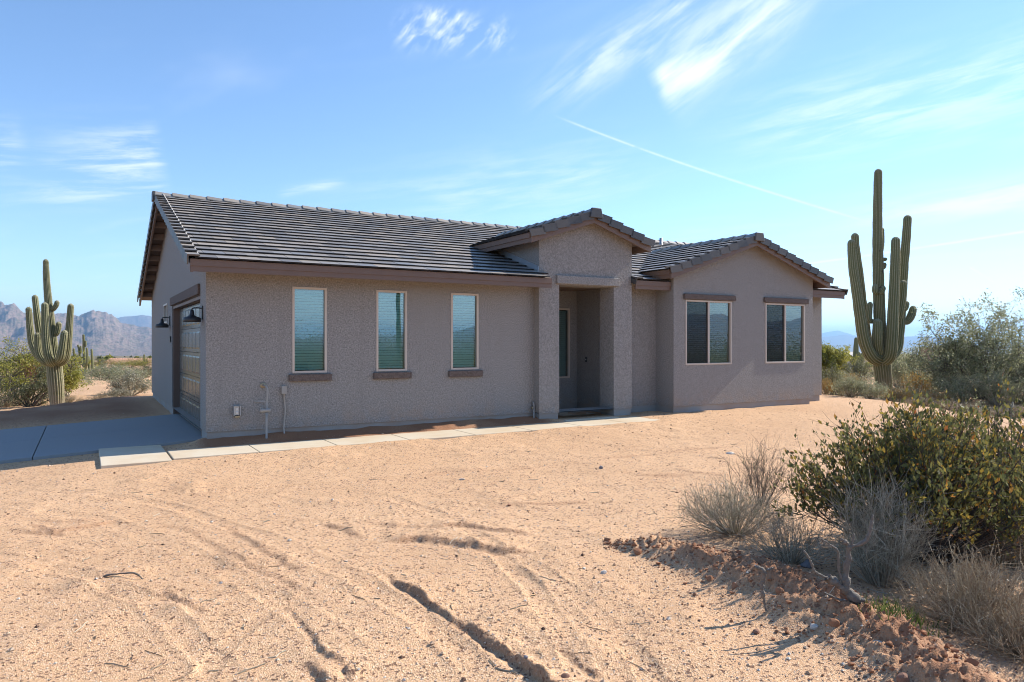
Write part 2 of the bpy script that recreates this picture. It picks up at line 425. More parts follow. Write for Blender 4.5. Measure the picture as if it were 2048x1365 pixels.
class MB:
    """collects boxes, prisms and tubes into one mesh"""
    def __init__(self): self.v = []; self.f = []

    def poly(self, pts):
        i = len(self.v); self.v += [tuple(p) for p in pts]; self.f.append(tuple(range(i, i + len(pts)))); return self

    def hexa(self, p):
        i = len(self.v); self.v += [tuple(q) for q in p]
        self.f += [tuple(i + k for k in f) for f in ((0, 3, 2, 1), (4, 5, 6, 7), (0, 1, 5, 4), (1, 2, 6, 5), (2, 3, 7, 6), (3, 0, 4, 7))]
        return self

    def box(self, x0, x1, y0, y1, z0, z1):
        return self.hexa([(x0, y0, z0), (x1, y0, z0), (x1, y1, z0), (x0, y1, z0), (x0, y0, z1), (x1, y0, z1), (x1, y1, z1), (x0, y1, z1)])

    def lathe(self, c, axis, prof, seg=20):
        """prof: list of (t along axis, radius)"""
        ax = Vector(axis).normalized(); a = ax.orthogonal().normalized(); b = ax.cross(a); i0 = len(self.v)
        for tt, r in prof:
            for k in range(seg):
                an = 2 * math.pi * k / seg
                self.v.append(tuple(Vector(c) + ax * tt + (a * math.cos(an) + b * math.sin(an)) * r))
        for j in range(len(prof) - 1):
            for k in range(seg):
                self.f.append((i0 + j * seg + k, i0 + j * seg + (k + 1) % seg, i0 + (j + 1) * seg + (k + 1) % seg, i0 + (j + 1) * seg + k))
        self.f.append(tuple(i0 + k for k in range(seg))); j = len(prof) - 1
        self.f.append(tuple(i0 + j * seg + k for k in range(seg)))
        return self

    def tube(self, pts, r, seg=10):
        P = [Vector(p) for p in pts]; i0 = len(self.v); ref = None
        rr = r if isinstance(r, (list, tuple)) else [r] * len(P)
        for j, p in enumerate(P):
            d = (P[min(j + 1, len(P) - 1)] - P[max(j - 1, 0)]).normalized()
            a = d.orthogonal().normalized() if ref is None else (ref - d * ref.dot(d)).normalized()
            ref = a; b = d.cross(a)
            for k in range(seg):
                an = 2 * math.pi * k / seg
                self.v.append(tuple(p + (a * math.cos(an) + b * math.sin(an)) * rr[j]))
        for j in range(len(P) - 1):
            for k in range(seg):
                self.f.append((i0 + j * seg + k, i0 + j * seg + (k + 1) % seg, i0 + (j + 1) * seg + (k + 1) % seg, i0 + (j + 1) * seg + k))
        self.f.append(tuple(i0 + k for k in range(seg))); self.f.append(tuple(i0 + (len(P) - 1) * seg + k for k in range(seg)))
        return self

    def mesh(self, name, smooth=False):
        me = bpy.data.meshes.new(name); me.from_pydata(self.v, [], self.f); me.update()
        if smooth: me.polygons.foreach_set('use_smooth', np.ones(len(me.polygons), bool))
        return me

    def build(self, name, mat, parent=None, smooth=False, bevel=0.0):
        o = link(name, self.mesh(name, smooth), parent, [mat])
        if bevel:
            b = o.modifiers.new('bevel', 'BEVEL'); b.width = bevel; b.segments = 2; b.limit_method = 'ANGLE'
        return o


def _hash(ix, iy, seed):
    h = (ix.astype(np.int64) * 374761393 + iy.astype(np.int64) * 668265263 + seed * 974711) & 0x7fffffff
    h = ((h ^ (h >> 13)) * 1274126177) & 0x7fffffff
    h = ((h ^ (h >> 16)) * 2246822519) & 0x7fffffff
    return (h & 0xffff) / 65535.0


def vnoise(x, y, seed=0):
    ix = np.floor(x); iy = np.floor(y); fx = x - ix; fy = y - iy
    fx = fx * fx * (3 - 2 * fx); fy = fy * fy * (3 - 2 * fy)
    ix = ix.astype(np.int64); iy = iy.astype(np.int64)
    a = _hash(ix, iy, seed); b = _hash(ix + 1, iy, seed); c = _hash(ix, iy + 1, seed); d = _hash(ix + 1, iy + 1, seed)
    return (a * (1 - fx) + b * fx) * (1 - fy) + (c * (1 - fx) + d * fx) * fy


def fbm(x, y, octs=4, seed=0, gain=0.5):
    s = 0; amp = 1; tot = 0
    for o in range(octs):
        s = s + amp * vnoise(x, y, seed + o * 17); tot += amp; amp *= gain
        x, y = x * 2.03 + 11.3, y * 2.03 - 7.1
    return s / tot


def sstep(x, a, b):
    t_ = np.clip((x - a) / (b - a), 0, 1); return t_ * t_ * (3 - 2 * t_)


# ------------------------------------------------------------------ ground
def plane_hit(px, py, z):
    r = ray(px, py); t_ = (z - CAM[2]) / r[2]; p = CAM + t_ * r; return p[0], p[1]


# wheel ruts, banks and the turned-over berm, as polylines on the yard
RUTS = [  # points (photo px), depth, half-width, lip
    ([(742, 1138), (800, 1172), (860, 1212), (925, 1255), (1000, 1302), (1085, 1362), (1200, 1450)], 0.055, 0.026, 0.8),
    ([(560, 1202), (600, 1240), (632, 1282), (665, 1325), (700, 1372)], 0.030, 0.020, 0.4),
    ([(430, 1042), (500, 1078), (560, 1118), (600, 1148)], 0.020, 0.045, 0.4),
    ([(300, 1040), (380, 1062), (470, 1108), (560, 1160), (640, 1205)], 0.016, 0.050, 0.3),
    ([(55, 1052), (90, 1060), (130, 1074)], 0.035, 0.04, 0.4),
    ([(190, 1160), (240, 1146), (285, 1150)], 0.030, 0.03, 0.4),
    ([(318, 1180), (360, 1205), (400, 1230)], 0.028, 0.035, 0.4),
    ([(640, 1047), (690, 1058), (730, 1078)], 0.030, 0.045, 0.4),
    ([(700, 1046), (800, 1052), (870, 1056), (960, 1050)], 0.018, 0.05, 0.3),
    ([(600, 1325), (620, 1345), (640, 1372)], 0.04, 0.04, 0.4),
    ([(965, 1018), (1020, 1010), (1100, 1008), (1180, 1002)], 0.022, 0.05, 0.4),
    ([(820, 958), (900, 942), (1000, 938), (1080, 932)], 0.018, 0.06, 0.4),
    ([(1180, 920), (1280, 912), (1380, 900), (1480, 893)], 0.018, 0.07, 0.4),
    ([(1255, 950), (1330, 952), (1400, 948), (1500, 960)], 0.022, 0.07, 0.4),
    ([(0, 1035), (60, 1040), (140, 1048), (240, 1035)], 0.020, 0.06, 0.4),
    ([(1100, 1290), (1160, 1330), (1210, 1365)], 0.02, 0.03, 0.4),
    ([(830, 1250), (880, 1290), (910, 1330)], 0.012, 0.04, 0.2),
]
TRACKS = [  # long shallow tyre tracks, in pairs: points, depth, half-width, tread
    ([(1010, 1380), (860, 1250), (700, 1150), (520, 1070), (330, 1010), (120, 985), (-150, 985)], 0.013, 0.085, 1),
    ([(790, 1390), (660, 1270), (520, 1175), (360, 1095), (200, 1040), (0, 1010), (-200, 1005)], 0.009, 0.085, 1),
    ([(480, 1390), (400, 1290), (300, 1200), (150, 1140), (-20, 1110), (-180, 1100)], 0.010, 0.08, 0),
    ([(1560, 880), (1380, 902), (1150, 925), (900, 945), (650, 968), (380, 985), (0, 1000)], 0.011, 0.10, 1),
    ([(1500, 925), (1350, 950), (1180, 975), (1000, 1005), (820, 1030), (640, 1045), (420, 1050)], 0.013, 0.10, 1),
    ([(1620, 850), (1400, 872), (1150, 892), (900, 908), (600, 928), (300, 950)], 0.009, 0.10, 0),
    ([(1180, 1395), (1120, 1270), (1060, 1170), (980, 1090), (860, 1020), (700, 975)], 0.010, 0.07, 0),
    ([(1330, 1395), (1250, 1290), (1150, 1190), (1040, 1110)], 0.009, 0.06, 0),
    ([(380, 1395), (420, 1320), (500, 1245), (620, 1190), (740, 1150)], 0.010, 0.06, 0),
]
BANKS = [  # low banks whose face turns to the camera: points, height, half-width
    ([(755, 1083), (830, 1076), (900, 1084), (1000, 1104), (1085, 1106)], 0.060, 0.055),
    ([(860, 1054), (930, 1052), (1000, 1066), (1090, 1072)], 0.035, 0.04),
    ([(20, 1062), (110, 1066), (180, 1052), (240, 1040)], 0.03, 0.045),
]
BERM = [(1215, 1090), (1300, 1100), (1400, 1128), (1500, 1165), (1600, 1215), (1700, 1262), (1800, 1325), (1890, 1400)]
BERM_W = [0.08, 0.20, 0.31, 0.38, 0.41, 0.39, 0.35, 0.32]
BERM_H = [0.02, 0.07, 0.11, 0.14, 0.16, 0.155, 0.14, 0.13]
YZ = -0.27
RUTS = [([plane_hit(a, b, YZ) for a, b in pts], d, w, lip) for pts, d, w, lip in RUTS]
BANKS = [([plane_hit(a, b, YZ) for a, b in pts], h * 0.7, w) for pts, h, w in BANKS]
TRACKS = [([plane_hit(a, b, YZ) for a, b in pts], d, w, t_) for pts, d, w, t_ in TRACKS]
BERM = [plane_hit(a, b, YZ) for a, b in BERM]


def polydist(x, y, pts):
    """distance to a polyline, side (left +) and position along it"""
    best = np.full(x.shape, 1e9); side = np.zeros(x.shape); pos = np.zeros(x.shape)
    n = len(pts) - 1
    for i in range(n):
        ax, ay = pts[i]; bx, by = pts[i + 1]; ex, ey = bx - ax, by - ay; L2 = ex * ex + ey * ey
        tt = np.clip(((x - ax) * ex + (y - ay) * ey) / L2, 0, 1)
        qx = x - ax - tt * ex; qy = y - ay - tt * ey; d = np.sqrt(qx * qx + qy * qy)
        sd = np.sign(ex * qy - ey * qx); m = d < best
        best = np.where(m, d, best); side = np.where(m, sd, side); pos = np.where(m, (i + tt) / n, pos)
    return best, side, pos


def drive_z(x): return -0.150 + 0.050 * np.minimum(x, 0.0)


def walk_z(x): return -0.197 + 0.0042 * (x + 1.5)


def ground_h(x, y, detail=True):
    """height of the ground and its soil tone: turned-over earth plus painted shade"""
    x = np.asarray(x, float); y = np.asarray(y, float)
    z = np.full(x.shape, YZ)
    near = sstep(y, -3.2, -0.3) * sstep(x, -1.0, 0.3)
    z = z + near * 0.122
    # the walk lies in a shallow bed
    wz = walk_z(x) - 0.035
    inw = sstep(x, -1.75, -1.4) * (1 - sstep(x, 8.3, 8.9)) * sstep(y, -1.62, -1.36) * (1 - sstep(y, -0.40, -0.30))
    z = z * (1 - inw) + np.minimum(z, wz) * inw
    lap = sstep(y, -2.1, -1.40) * (1 - sstep(y, -1.33, -1.22)) * sstep(x, -1.9, -1.3) * (1 - sstep(x, 8.6, 9.4))
    z = z * (1 - lap) + (walk_z(x) - 0.012 + (fbm(x / 0.45, y / 0.25, 3, 63) - 0.47) * 0.075) * lap
    strip = sstep(y, -0.46, -0.42) * (1 - sstep(y, 0.2, 0.4)) * sstep(x, -0.3, 0.0) * (1 - sstep(x, 6.3, 6.9))
    z = z * (1 - strip) + (walk_z(x) + 0.004 + 0.10 * sstep(y, -0.42, 0.1) + (fbm(x / 0.3, y / 0.15, 3, 64) - 0.5) * 0.03) * strip
    # left of the house the ground falls with the driveway
    lf = 1 - sstep(x, -1.2, 0.4)
    zl = np.clip(-0.205 + 0.033 * x, -1.2, -0.1)
    zl = np.where(y > -0.2, np.maximum(np.minimum(zl, drive_z(x) - 0.05), -1.3), zl)
    mound = sstep(y, 5.25, 6.6)
    zl = zl + mound * (0.13 + 0.012 * np.clip(-x, 0, 6))
    wl_ = lf * sstep(y, -5.5, -1.0)
    z = z * (1 - wl_) + zl * wl_
    # behind the house and past the edges of the pad the desert lies lower
    yc = np.interp(x, [-60, -9, -3.5, -0.8, 0.6, 3, 30], [4.0, 6.3, 8.5, 11.3, 12.5, 13.5, 14.5])
    back = sstep(y - yc, 0.0, 2.6)
    xc = np.interp(y, [-30, -9, -5, 0.3, 1.4, 6, 20], [11, 13.8, 15.9, 17.6, 17.8, 18.2, 18.5])
    rt = sstep(x - xc, 0.0, 3.0) * sstep(y, -14, -6)
    z = z - 0.42 * np.maximum(back, 0) - 0.28 * rt
    r = np.hypot(x - 6, y + 2)
    far = sstep(r, 22, 70)
    z = z * (1 - far) + (-1.35 - 0.016 * np.clip(r - 70, 0, 5000)) * far
    z = z + far * (fbm(x / 40, y / 40, 3, 5) - 0.5) * 0.9 * (1 - sstep(r, 400, 1200))
    soil = np.zeros(x.shape)
    if detail:
        m = r < 60
        und = (fbm(x / 1.7, y / 1.7, 3, 3) - 0.5) * 0.055 + (fbm(x / 0.33, y / 0.33, 3, 9) - 0.5) * 0.022 + np.clip(fbm(x / 0.55, y / 0.55, 4, 77) - 0.55, 0, 1) * 0.09
        keep = 1 - 0.85 * np.clip(inw + (x < 0.3) * (x > -13) * (y > 0.1) * (y < 5.6), 0, 1)
        z = z + und * keep * np.where(m, 1, 0.5)
        shade_soil = np.clip(mound * lf * (1 - sstep(y - yc, 0.3, 1.6)) * sstep(x, -14, -8) + strip * (1 - sstep(y, 0.0, 0.2)), 0, 1)
        soil = shade_soil * np.clip(0.45 + 0.9 * fbm(x / 0.8, y / 0.8, 3, 71), 0, 0.95)  # mound and wall strip: depth of shade put into the soil colour
        c = np.hypot(x - CAM[0], y - CAM[1]) < 17
        xs, ys = x[c], y[c]; dz_ = np.zeros(xs.shape); sl_ = np.zeros(xs.shape)
        wob = (fbm(xs / 0.10, ys / 0.10, 3, 21) - 0.5) * 0.05 + (fbm(xs / 0.5, ys / 0.5, 2, 22) - 0.5) * 0.07
        rough = fbm(xs / 0.06, ys / 0.06, 3, 31) - 0.5
        for pts, d, w, lip in RUTS:
            d = d * 0.55
            dist, side, pos = polydist(xs, ys, pts)
            m2 = dist < 1.1
            s = dist * side + wob
            end = sstep(pos, 0.0, 0.18) * (1 - sstep(pos, 0.9, 1.0)) if True else 1
            g = d * (0.75 + 0.5 * lip) * sstep(s, -0.5 * w, 0.6 * w) * np.exp(-np.maximum(s, 0) / 0.22) - 0.35 * d * np.exp(-((s + 0.9 * w) / (0.9 * w)) ** 2)
            end = end * np.clip(0.1 + 1.7 * fbm(xs / 0.45, ys / 0.45, 3, 91), 0.15, 1.5)
            dz_ += np.where(m2, g * end * (0.9 + 1.1 * rough) + d * np.exp(-(s / (1.6 * w)) ** 2) * end * rough * 0.9, 0)
            sl_ = np.maximum(sl_, np.where(m2, np.exp(-(s / (0.9 * w)) ** 2) * np.clip(end, 0, 1) * min(0.7, d * 24), 0))  # rut faces darkened in colour, standing in for their shade
        for pts, d, w, tr_ in TRACKS:
            dist, side, pos = polydist(xs, ys, pts)
            s = dist * side + wob * 0.5
            L_t = sum(math.hypot(p1[0] - p0[0], p1[1] - p0[1]) for p0, p1 in zip(pts[:-1], pts[1:]))
            end = sstep(pos, 0.0, 0.12) * (1 - sstep(pos, 0.85, 1.0)) * (0.25 + 1.1 * fbm(xs / 0.9, ys / 0.9, 2, 57))
            d = d * 1.0
            g = -d * np.exp(-(s / w) ** 4) + 0.8 * d * np.exp(-((np.abs(s) - 1.35 * w) / (0.28 * w)) ** 2)
            if tr_: g = g + 0.55 * d * np.exp(-(s / w) ** 4) * np.sign(np.sin(pos * L_t * 2 * math.pi / 0.11 + np.abs(s) * 16)) * 0.6
            dz_ += np.where(dist < 0.6, g * end * (0.7 + 1.0 * rough), 0)
        for pts, h_, w in BANKS:
            dist, side, pos = polydist(xs, ys, pts)
            s = dist * side + wob * 0.8
            end = sstep(pos, 0.0, 0.2) * (1 - sstep(pos, 0.8, 1.0))
            g = h_ * (sstep(s, -w, w * 0.3)) * np.exp(-np.maximum(s, 0) / (8 * w)) - 0.4 * h_ * np.exp(-((s + 1.3 * w) / w) ** 2)
            dz_ += np.where(dist < 1.2, g * end * (0.8 + 0.9 * rough), 0)
            sl_ = np.maximum(sl_, np.where(dist < 1.2, np.exp(-((s + 0.3 * w) / (0.8 * w)) ** 2) * end * 0.45, 0))  # bank faces carry painted shade as well
        dist, side, pos = polydist(xs, ys, BERM)
        kk = np.linspace(0, 1, len(BERM)); w = np.interp(pos, kk, BERM_W); h_ = np.interp(pos, kk, BERM_H)
        s = dist * side + wob * 1.3
        lump = fbm(xs / 0.22, ys / 0.22, 3, 41)
        prof = np.where(s < 0, np.exp(-(s / (0.62 * w)) ** 2), np.exp(-(s / (1.15 * w)) ** 2))
        endb = sstep(pos, 0.0, 0.06)
        mb = dist < 1.6
        dz_ += np.where(mb, h_ * prof * endb * (0.55 + 0.9 * lump) + prof * endb * (rough * 0.11 + (fbm(xs / 0.03, ys / 0.03, 2, 33) - 0.5) * 0.05), 0)
        sl_ = np.maximum(sl_, np.where(mb, np.clip(prof * endb * (0.25 + 0.75 * sstep(pos, 0.05, 0.45)) * (0.72 + 0.9 * (lump - 0.45)), 0, 1) ** 0.9, 0))
        z[c] += dz_; soil[c] = np.clip(np.maximum(soil[c], sl_), 0, 1)
    return z, soil


def gz(x, y, detail=True):
    z, _ = ground_h(np.array([float(x)]), np.array([float(y)]), detail); return float(z[0])


def ghit(px, py):
    z = YZ
    for _ in range(8):
        x, y = plane_hit(px, py, z); z = gz(x, y)
    return x, y, z


# one sheet to the horizon, finest where the camera stands
fa = math.atan2(FWD[1], FWD[0])
ang = np.concatenate([np.linspace(-42, 42, 590), np.linspace(44, 316, 64)]) * math.pi / 180
rad = np.concatenate([[0.05, 0.8, 1.6], np.geomspace(2.5, 16, 400), np.geomspace(16.2, 60, 70), np.geomspace(63, 60000, 50)])
A_, R_ = np.meshgrid(ang, rad)
gxv = CAM[0] + R_ * np.cos(fa - A_); gyv = CAM[1] + R_ * np.sin(fa - A_)
zz, soil = ground_h(gxv.ravel(), gyv.ravel())
nr, na = gxv.shape
idx = np.arange(nr * na).reshape(nr, na)
nxt = np.roll(idx, -1, axis=1)
quads = np.stack([idx[:-1], idx[1:], nxt[1:], nxt[:-1]], -1).reshape(-1, 4)
gme = fast_mesh('ground', np.stack([gxv.ravel(), gyv.ravel(), zz], -1), quads, True, {'soil': soil, 'scrub': 0.92 * sstep(R_.ravel(), 70, 260)})  # soil holds turned-over earth plus painted shade
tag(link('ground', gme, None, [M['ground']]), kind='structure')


# loose gravel: real stones, far too many to count
def pebbles(name, pos, rad_, mat, squash=0.65):
    n = len(pos)
    octv = np.array([[1, 0, 0], [0, 1, 0], [-1, 0, 0], [0, -1, 0], [0, 0, 1], [0, 0, -1]], float)
    v = octv[None] * rng.uniform(0.65, 1.3, (n, 6, 1)) * rad_[:, None, None]
    a = rng.uniform(0, 6.283, n); c, s = np.cos(a)[:, None], np.sin(a)[:, None]
    x = v[..., 0] * c - v[..., 1] * s; y = v[..., 0] * s + v[..., 1] * c
    v = np.stack([x, y, v[..., 2] * squash], -1) + pos[:, None]
    f = np.array([[0, 1, 4], [1, 2, 4], [2, 3, 4], [3, 0, 4], [1, 0, 5], [2, 1, 5], [3, 2, 5], [0, 3, 5]])
    q = (f[None] + (np.arange(n) * 6)[:, None, None]).reshape(-1, 3)
    return link(name, fast_mesh(name, v.reshape(-1, 3), q), None, [mat])


n = 46000
rr = np.exp(rng.uniform(math.log(3.0), math.log(19.0), n)); aa = rng.uniform(-39, 39, n) * math.pi / 180
px_ = CAM[0] + rr * np.cos(fa - aa); py_ = CAM[1] + rr * np.sin(fa - aa)
okm = ~((px_ > -0.1) & (py_ > -0.25)) & ~((px_ > -1.6) & (px_ < 8.9) & (py_ > -1.42) & (py_ < -0.34)) & ~((px_ < 0.2) & (py_ > 0.4) & (py_ < 5.4)) & ~((px_ < -0.5) & (px_ > -1.6) & (py_ > -1.5) & (py_ < 0.6))
px_, py_, rr = px_[okm], py_[okm], rr[okm]
pz_, _ = ground_h(px_, py_)
sz = np.clip(rng.lognormal(math.log(0.0040), 0.45, len(px_)) * np.where(rng.uniform(size=len(px_)) < 0.05, 2.1, 1.0), 0.0028, 0.019) * (0.8 + 0.035 * rr)
tag(pebbles('gravel', np.stack([px_, py_, pz_ + sz * 0.25], -1), sz, M['pebble']), 'loose tan gravel scattered over the sandy yard', 'gravel', kind='stuff')

# ------------------------------------------------------------------ concrete flatwork
drive = empty('driveway', (0, 0.45, 0)); tag(drive, kind='structure')


def slab(name, x0, x1, y0, y1, zf, parent, mat, th=0.12, ins=0.006):
    x0 += ins; x1 -= ins; y0 += ins; y1 -= ins
    b = MB().hexa([(x0, y0, zf(x0) - th), (x1, y0, zf(x1) - th), (x1, y1, zf(x1) - th), (x0, y1, zf(x0) - th),
                   (x0, y0, zf(x0)), (x1, y0, zf(x1)), (x1, y1, zf(x1)), (x0, y1, zf(x0))])
    o = b.build(name, mat, None, bevel=0.008)
    if parent: o.parent = parent; o.matrix_parent_inverse = Matrix.Translation(parent.location).inverted()
    return o


for x0, x1 in ((-2.40, 0.13), (-5.6, -2.40), (-9.0, -5.6), (-13.0, -9.0)):
    for y0, y1 in ((0.45, 2.88), (2.88, 5.32)):
        slab('slab', x0, x1, y0, y1, lambda x: float(drive_z(x)), drive, M['concrete_drive'])
walk = empty('walkway', (-0.62, -0.42, -0.2)); tag(walk, kind='structure')
slab('slab', -1.53, -0.63, -1.40, 0.44, lambda x: -0.205, walk, M['concrete_walk'])
edges = [-0.62, 0.58, 1.80, 3.05, 4.30, 5.50, 6.70, 7.80, 8.75]
for a, b in zip(edges[:-1], edges[1:]):
    slab('slab', a, b, -1.32, -0.42, lambda x: float(walk_z(x)), walk, M['concrete_walk'])
slab('slab', 6.90, 8.33, -0.415, 1.55, lambda x: -0.145, walk, M['concrete_walk'])

# ------------------------------------------------------------------ house
house = empty('house', (0, 0, -0.14))
HINV = Matrix.Translation(house.location).inverted()
NOINV = Matrix()                            # parts of parts: the part itself sits at the world origin
tag(house, 'single storey grey tan stucco house with brown concrete tile gable roofs', 'house')


def hp(o, parent=None):
    o.parent = parent or house
    if parent is None: o.matrix_parent_inverse = HINV
    return o


def wall(name, P, u0, u1, z0, z1, holes=(), thick=0.16, gable=None, mat=None):
    """wall in its own (u, z) plane with real openings; P(u, z, d) gives the point d metres in from the face"""
    us = sorted({u0, u1, *[h[0] for h in holes], *[h[1] for h in holes]}); zs = sorted({z0, z1, *[h[2] for h in holes], *[h[3] for h in holes]})
    b = MB()
    for i in range(len(us) - 1):
        for j in range(len(zs) - 1):
            uc, zc_ = (us[i] + us[i + 1]) / 2, (zs[j] + zs[j + 1]) / 2
            if any(h[0] < uc < h[1] and h[2] < zc_ < h[3] for h in holes): continue
            for d in (0, thick):
                b.poly([P(us[i], zs[j], d), P(us[i + 1], zs[j], d), P(us[i + 1], zs[j + 1], d), P(us[i], zs[j + 1], d)])
    for h in holes:
        for (ua, za, ub, zb) in ((h[0], h[2], h[1], h[2]), (h[1], h[2], h[1], h[3]), (h[1], h[3], h[0], h[3]), (h[0], h[3], h[0], h[2])):
            if za == zb == z0: continue
            b.poly([P(ua, za, 0), P(ub, zb, 0), P(ub, zb, thick), P(ua, za, thick)])
    for ua, za, ub, zb in ((u0, z0, u1, z0), (u1, z0, u1, z1), (u0, z1, u0, z0)) + (() if gable else ((u1, z1, u0, z1),)):
        b.poly([P(ua, za, 0), P(ub, zb, 0), P(ub, zb, thick), P(ua, za, thick)])
    if gable:
        um, zt = gable
        for d in (0, thick): b.poly([P(u0, z1, d), P(u1, z1, d), P(um, zt, d)])
        b.poly([P(u1, z1, 0), P(um, zt, 0), P(um, zt, thick), P(u1, z1, thick)]); b.poly([P(u0, z1, 0), P(um, zt, 0), P(um, zt, thick), P(u0, z1, thick)])
    return hp(b.build(name, mat or M['stucco']))


SL = 1.0 / 3.0
EY = -0.58                                  # eave line of the main roof (face of the fascia)
Z0 = 2.775                                  # top of the roof deck at that line
DEP = 11.0                                  # depth of the house
RY = DEP / 2
PXL, PXR, PYF = 6.38, 8.86, -0.20           # porch tower
WXL, WXR, WYF = 9.93, 14.88, -0.40          # right wing
XEND = 16.1                                 # right end of the main body


def main_z(y): return Z0 + SL * (np.minimum(y, 2 * RY - y) - EY)


PMX, PRZ = (PXL + PXR) / 2, 4.225           # porch ridge (deck)
WMX, WRZ = (WXL + WXR) / 2, 4.045           # wing ridge (deck)


def porch_z(x): return PRZ - SL * np.abs(x - PMX)


def wing_z(x): return WRZ - SL * np.abs(x - WMX)


FY = lambda y0: (lambda u, z, d: (u, y0 + d, z))
FXm = lambda x0: (lambda u, z, d: (x0 + d, u, z))       # faces -x
FXp = lambda x0: (lambda u, z, d: (x0 - d, u, z))       # faces +x

WIN3 = [(1.395, 2.005), (2.925, 3.535), (4.457, 5.067)]
wall('wall', FY(0.0), 0.0, PXL + 0.1, 0.0, 2.895, [(a, b, 0.94, 2.455) for a, b in WIN3])
wall('wall', FXm(0.0), 0.161, DEP, 0.0, float(main_z(0.0)) - 0.05, [(0.68, 5.33, -0.001, 2.31), (6.35, 7.25, 1.95, 2.42)], 0.16, (RY, float(main_z(RY)) - 0.05))
wall('wall', FY(DEP), 0.0, XEND, 0.0, 2.86)
wall('wall', FXp(XEND), 0.38, DEP, 0.0, float(main_z(0.0)) - 0.05, (), 0.16, (RY, float(main_z(RY)) - 0.05))
wall('wall', FY(0.20), PXR - 0.05, WXL + 0.05, 0.0, 2.95)
wall('wall', FY(0.22), WXR - 0.05, XEND, 0.0, 2.95)
# porch tower: front with its opening, side walls rising above the main roof
wall('porch_front', FY(PYF), PXL, PXR, 0.02, float(porch_z(PXL)) - 0.04, [(6.885, 8.345, 0.0, 2.70)], 0.50, (PMX, PRZ - 0.04))
wall('porch_side', FXm(PXL + 0.002), PYF + 0.501, 2.6, 0.0, float(porch_z(PXL)) - 0.05)
wall('porch_side', FXp(PXR - 0.002), PYF + 0.501, 2.6, 0.0, float(porch_z(PXR)) - 0.05)
# entry recess behind the porch
wall('entry_wall', FY(1.55), PXL + 0.17, 8.65, 0.0, 2.9, [(7.78, 8.39, 0.62, 2.30)], 0.1)
wall('entry_wall', FXm(8.60), 0.301, 1.549, 0.0, 2.9, (), 0.1)
hp(MB().box(PXL + 0.17, PXR - 0.17, 0.302, 1.7, 2.72, 2.78).build('porch_ceiling', M['soffit']))
# wing
WIN2 = [(10.30, 11.82), (13.03, 14.55)]
wall('wing_front', FY(WYF), WXL, WXR, 0.0, float(wing_z(WXL)) - 0.05, [(a, b, 0.95, 2.475) for a, b in WIN2], 0.16, (WMX, WRZ - 0.05))
wall('wing_side', FXm(WXL), WYF + 0.161, 3.0, 0.0, float(wing_z(WXL)) - 0.05)
wall('wing_side', FXp(WXR), WYF + 0.161, 3.0, 0.0, float(wing_z(WXR)) - 0.05)
# stem wall under the stucco, a little behind its drip edge
for x0, x1, y0, y1 in ((0.02, PXL, 0.025, 0.3), (0.02, 0.3, 0.30, 0.66), (0.02, 0.3, 5.35, DEP), (PXL + 0.02, 6.865, PYF + 0.02, 0.28), (8.365, PXR - 0.02, PYF + 0.02, 0.28),
                       (PXR - 0.019, WXL + 0.019, 0.225, 0.5), (WXL + 0.02, WXR - 0.10, WYF + 0.025, 3.0), (WXR - 0.099, XEND - 0.06, 0.245, 1.0), (8.62, 8.80, 0.281, 1.56), (PXL + 0.2, 8.619, 1.57, 1.8)):
    hp(MB().box(x0, x1, y0, y1, -0.6, -0.0015).build('foundation', M['concrete_found']))
hp(MB().box(0.3, XEND - 0.3, 2.0, DEP - 0.2, -0.2, -0.05).build('floor_slab', M['concrete_found']))


# --- windows
def slats(parent, x0, x1, y, z0, z1, pitch=0.0485, tilt=53):
    n_ = int((z1 - z0 - 0.03) / pitch) + 1; me = None
    c, s = math.cos(math.radians(tilt)), math.sin(math.radians(tilt)); hw, ht = 0.0255, 0.0015
    b = MB(); w_ = (x1 - x0) / 2
    pts = [(-hw, -ht), (hw, -ht), (hw, ht), (-hw, ht)]
    q = [(p * c - r_ * s, p * s + r_ * c) for p, r_ in pts]
    b.hexa([(-w_, q[0][0], q[0][1]), (w_, q[0][0], q[0][1]), (w_, q[1][0], q[1][1]), (-w_, q[1][0], q[1][1]), (-w_, q[3][0], q[3][1]), (w_, q[3][0], q[3][1]), (w_, q[2][0], q[2][1]), (-w_, q[2][0], q[2][1])])
    me = b.mesh('slat'); me.materials.append(M['blind'])
    for k in range(n_):
        o = link('slat', me, parent); o.location = ((x0 + x1) / 2, y, z1 - 0.04 - k * pitch)
        o.rotation_euler = (math.radians(random.uniform(-2, 2)), 0, 0)
        o.matrix_parent_inverse = NOINV
    return n_


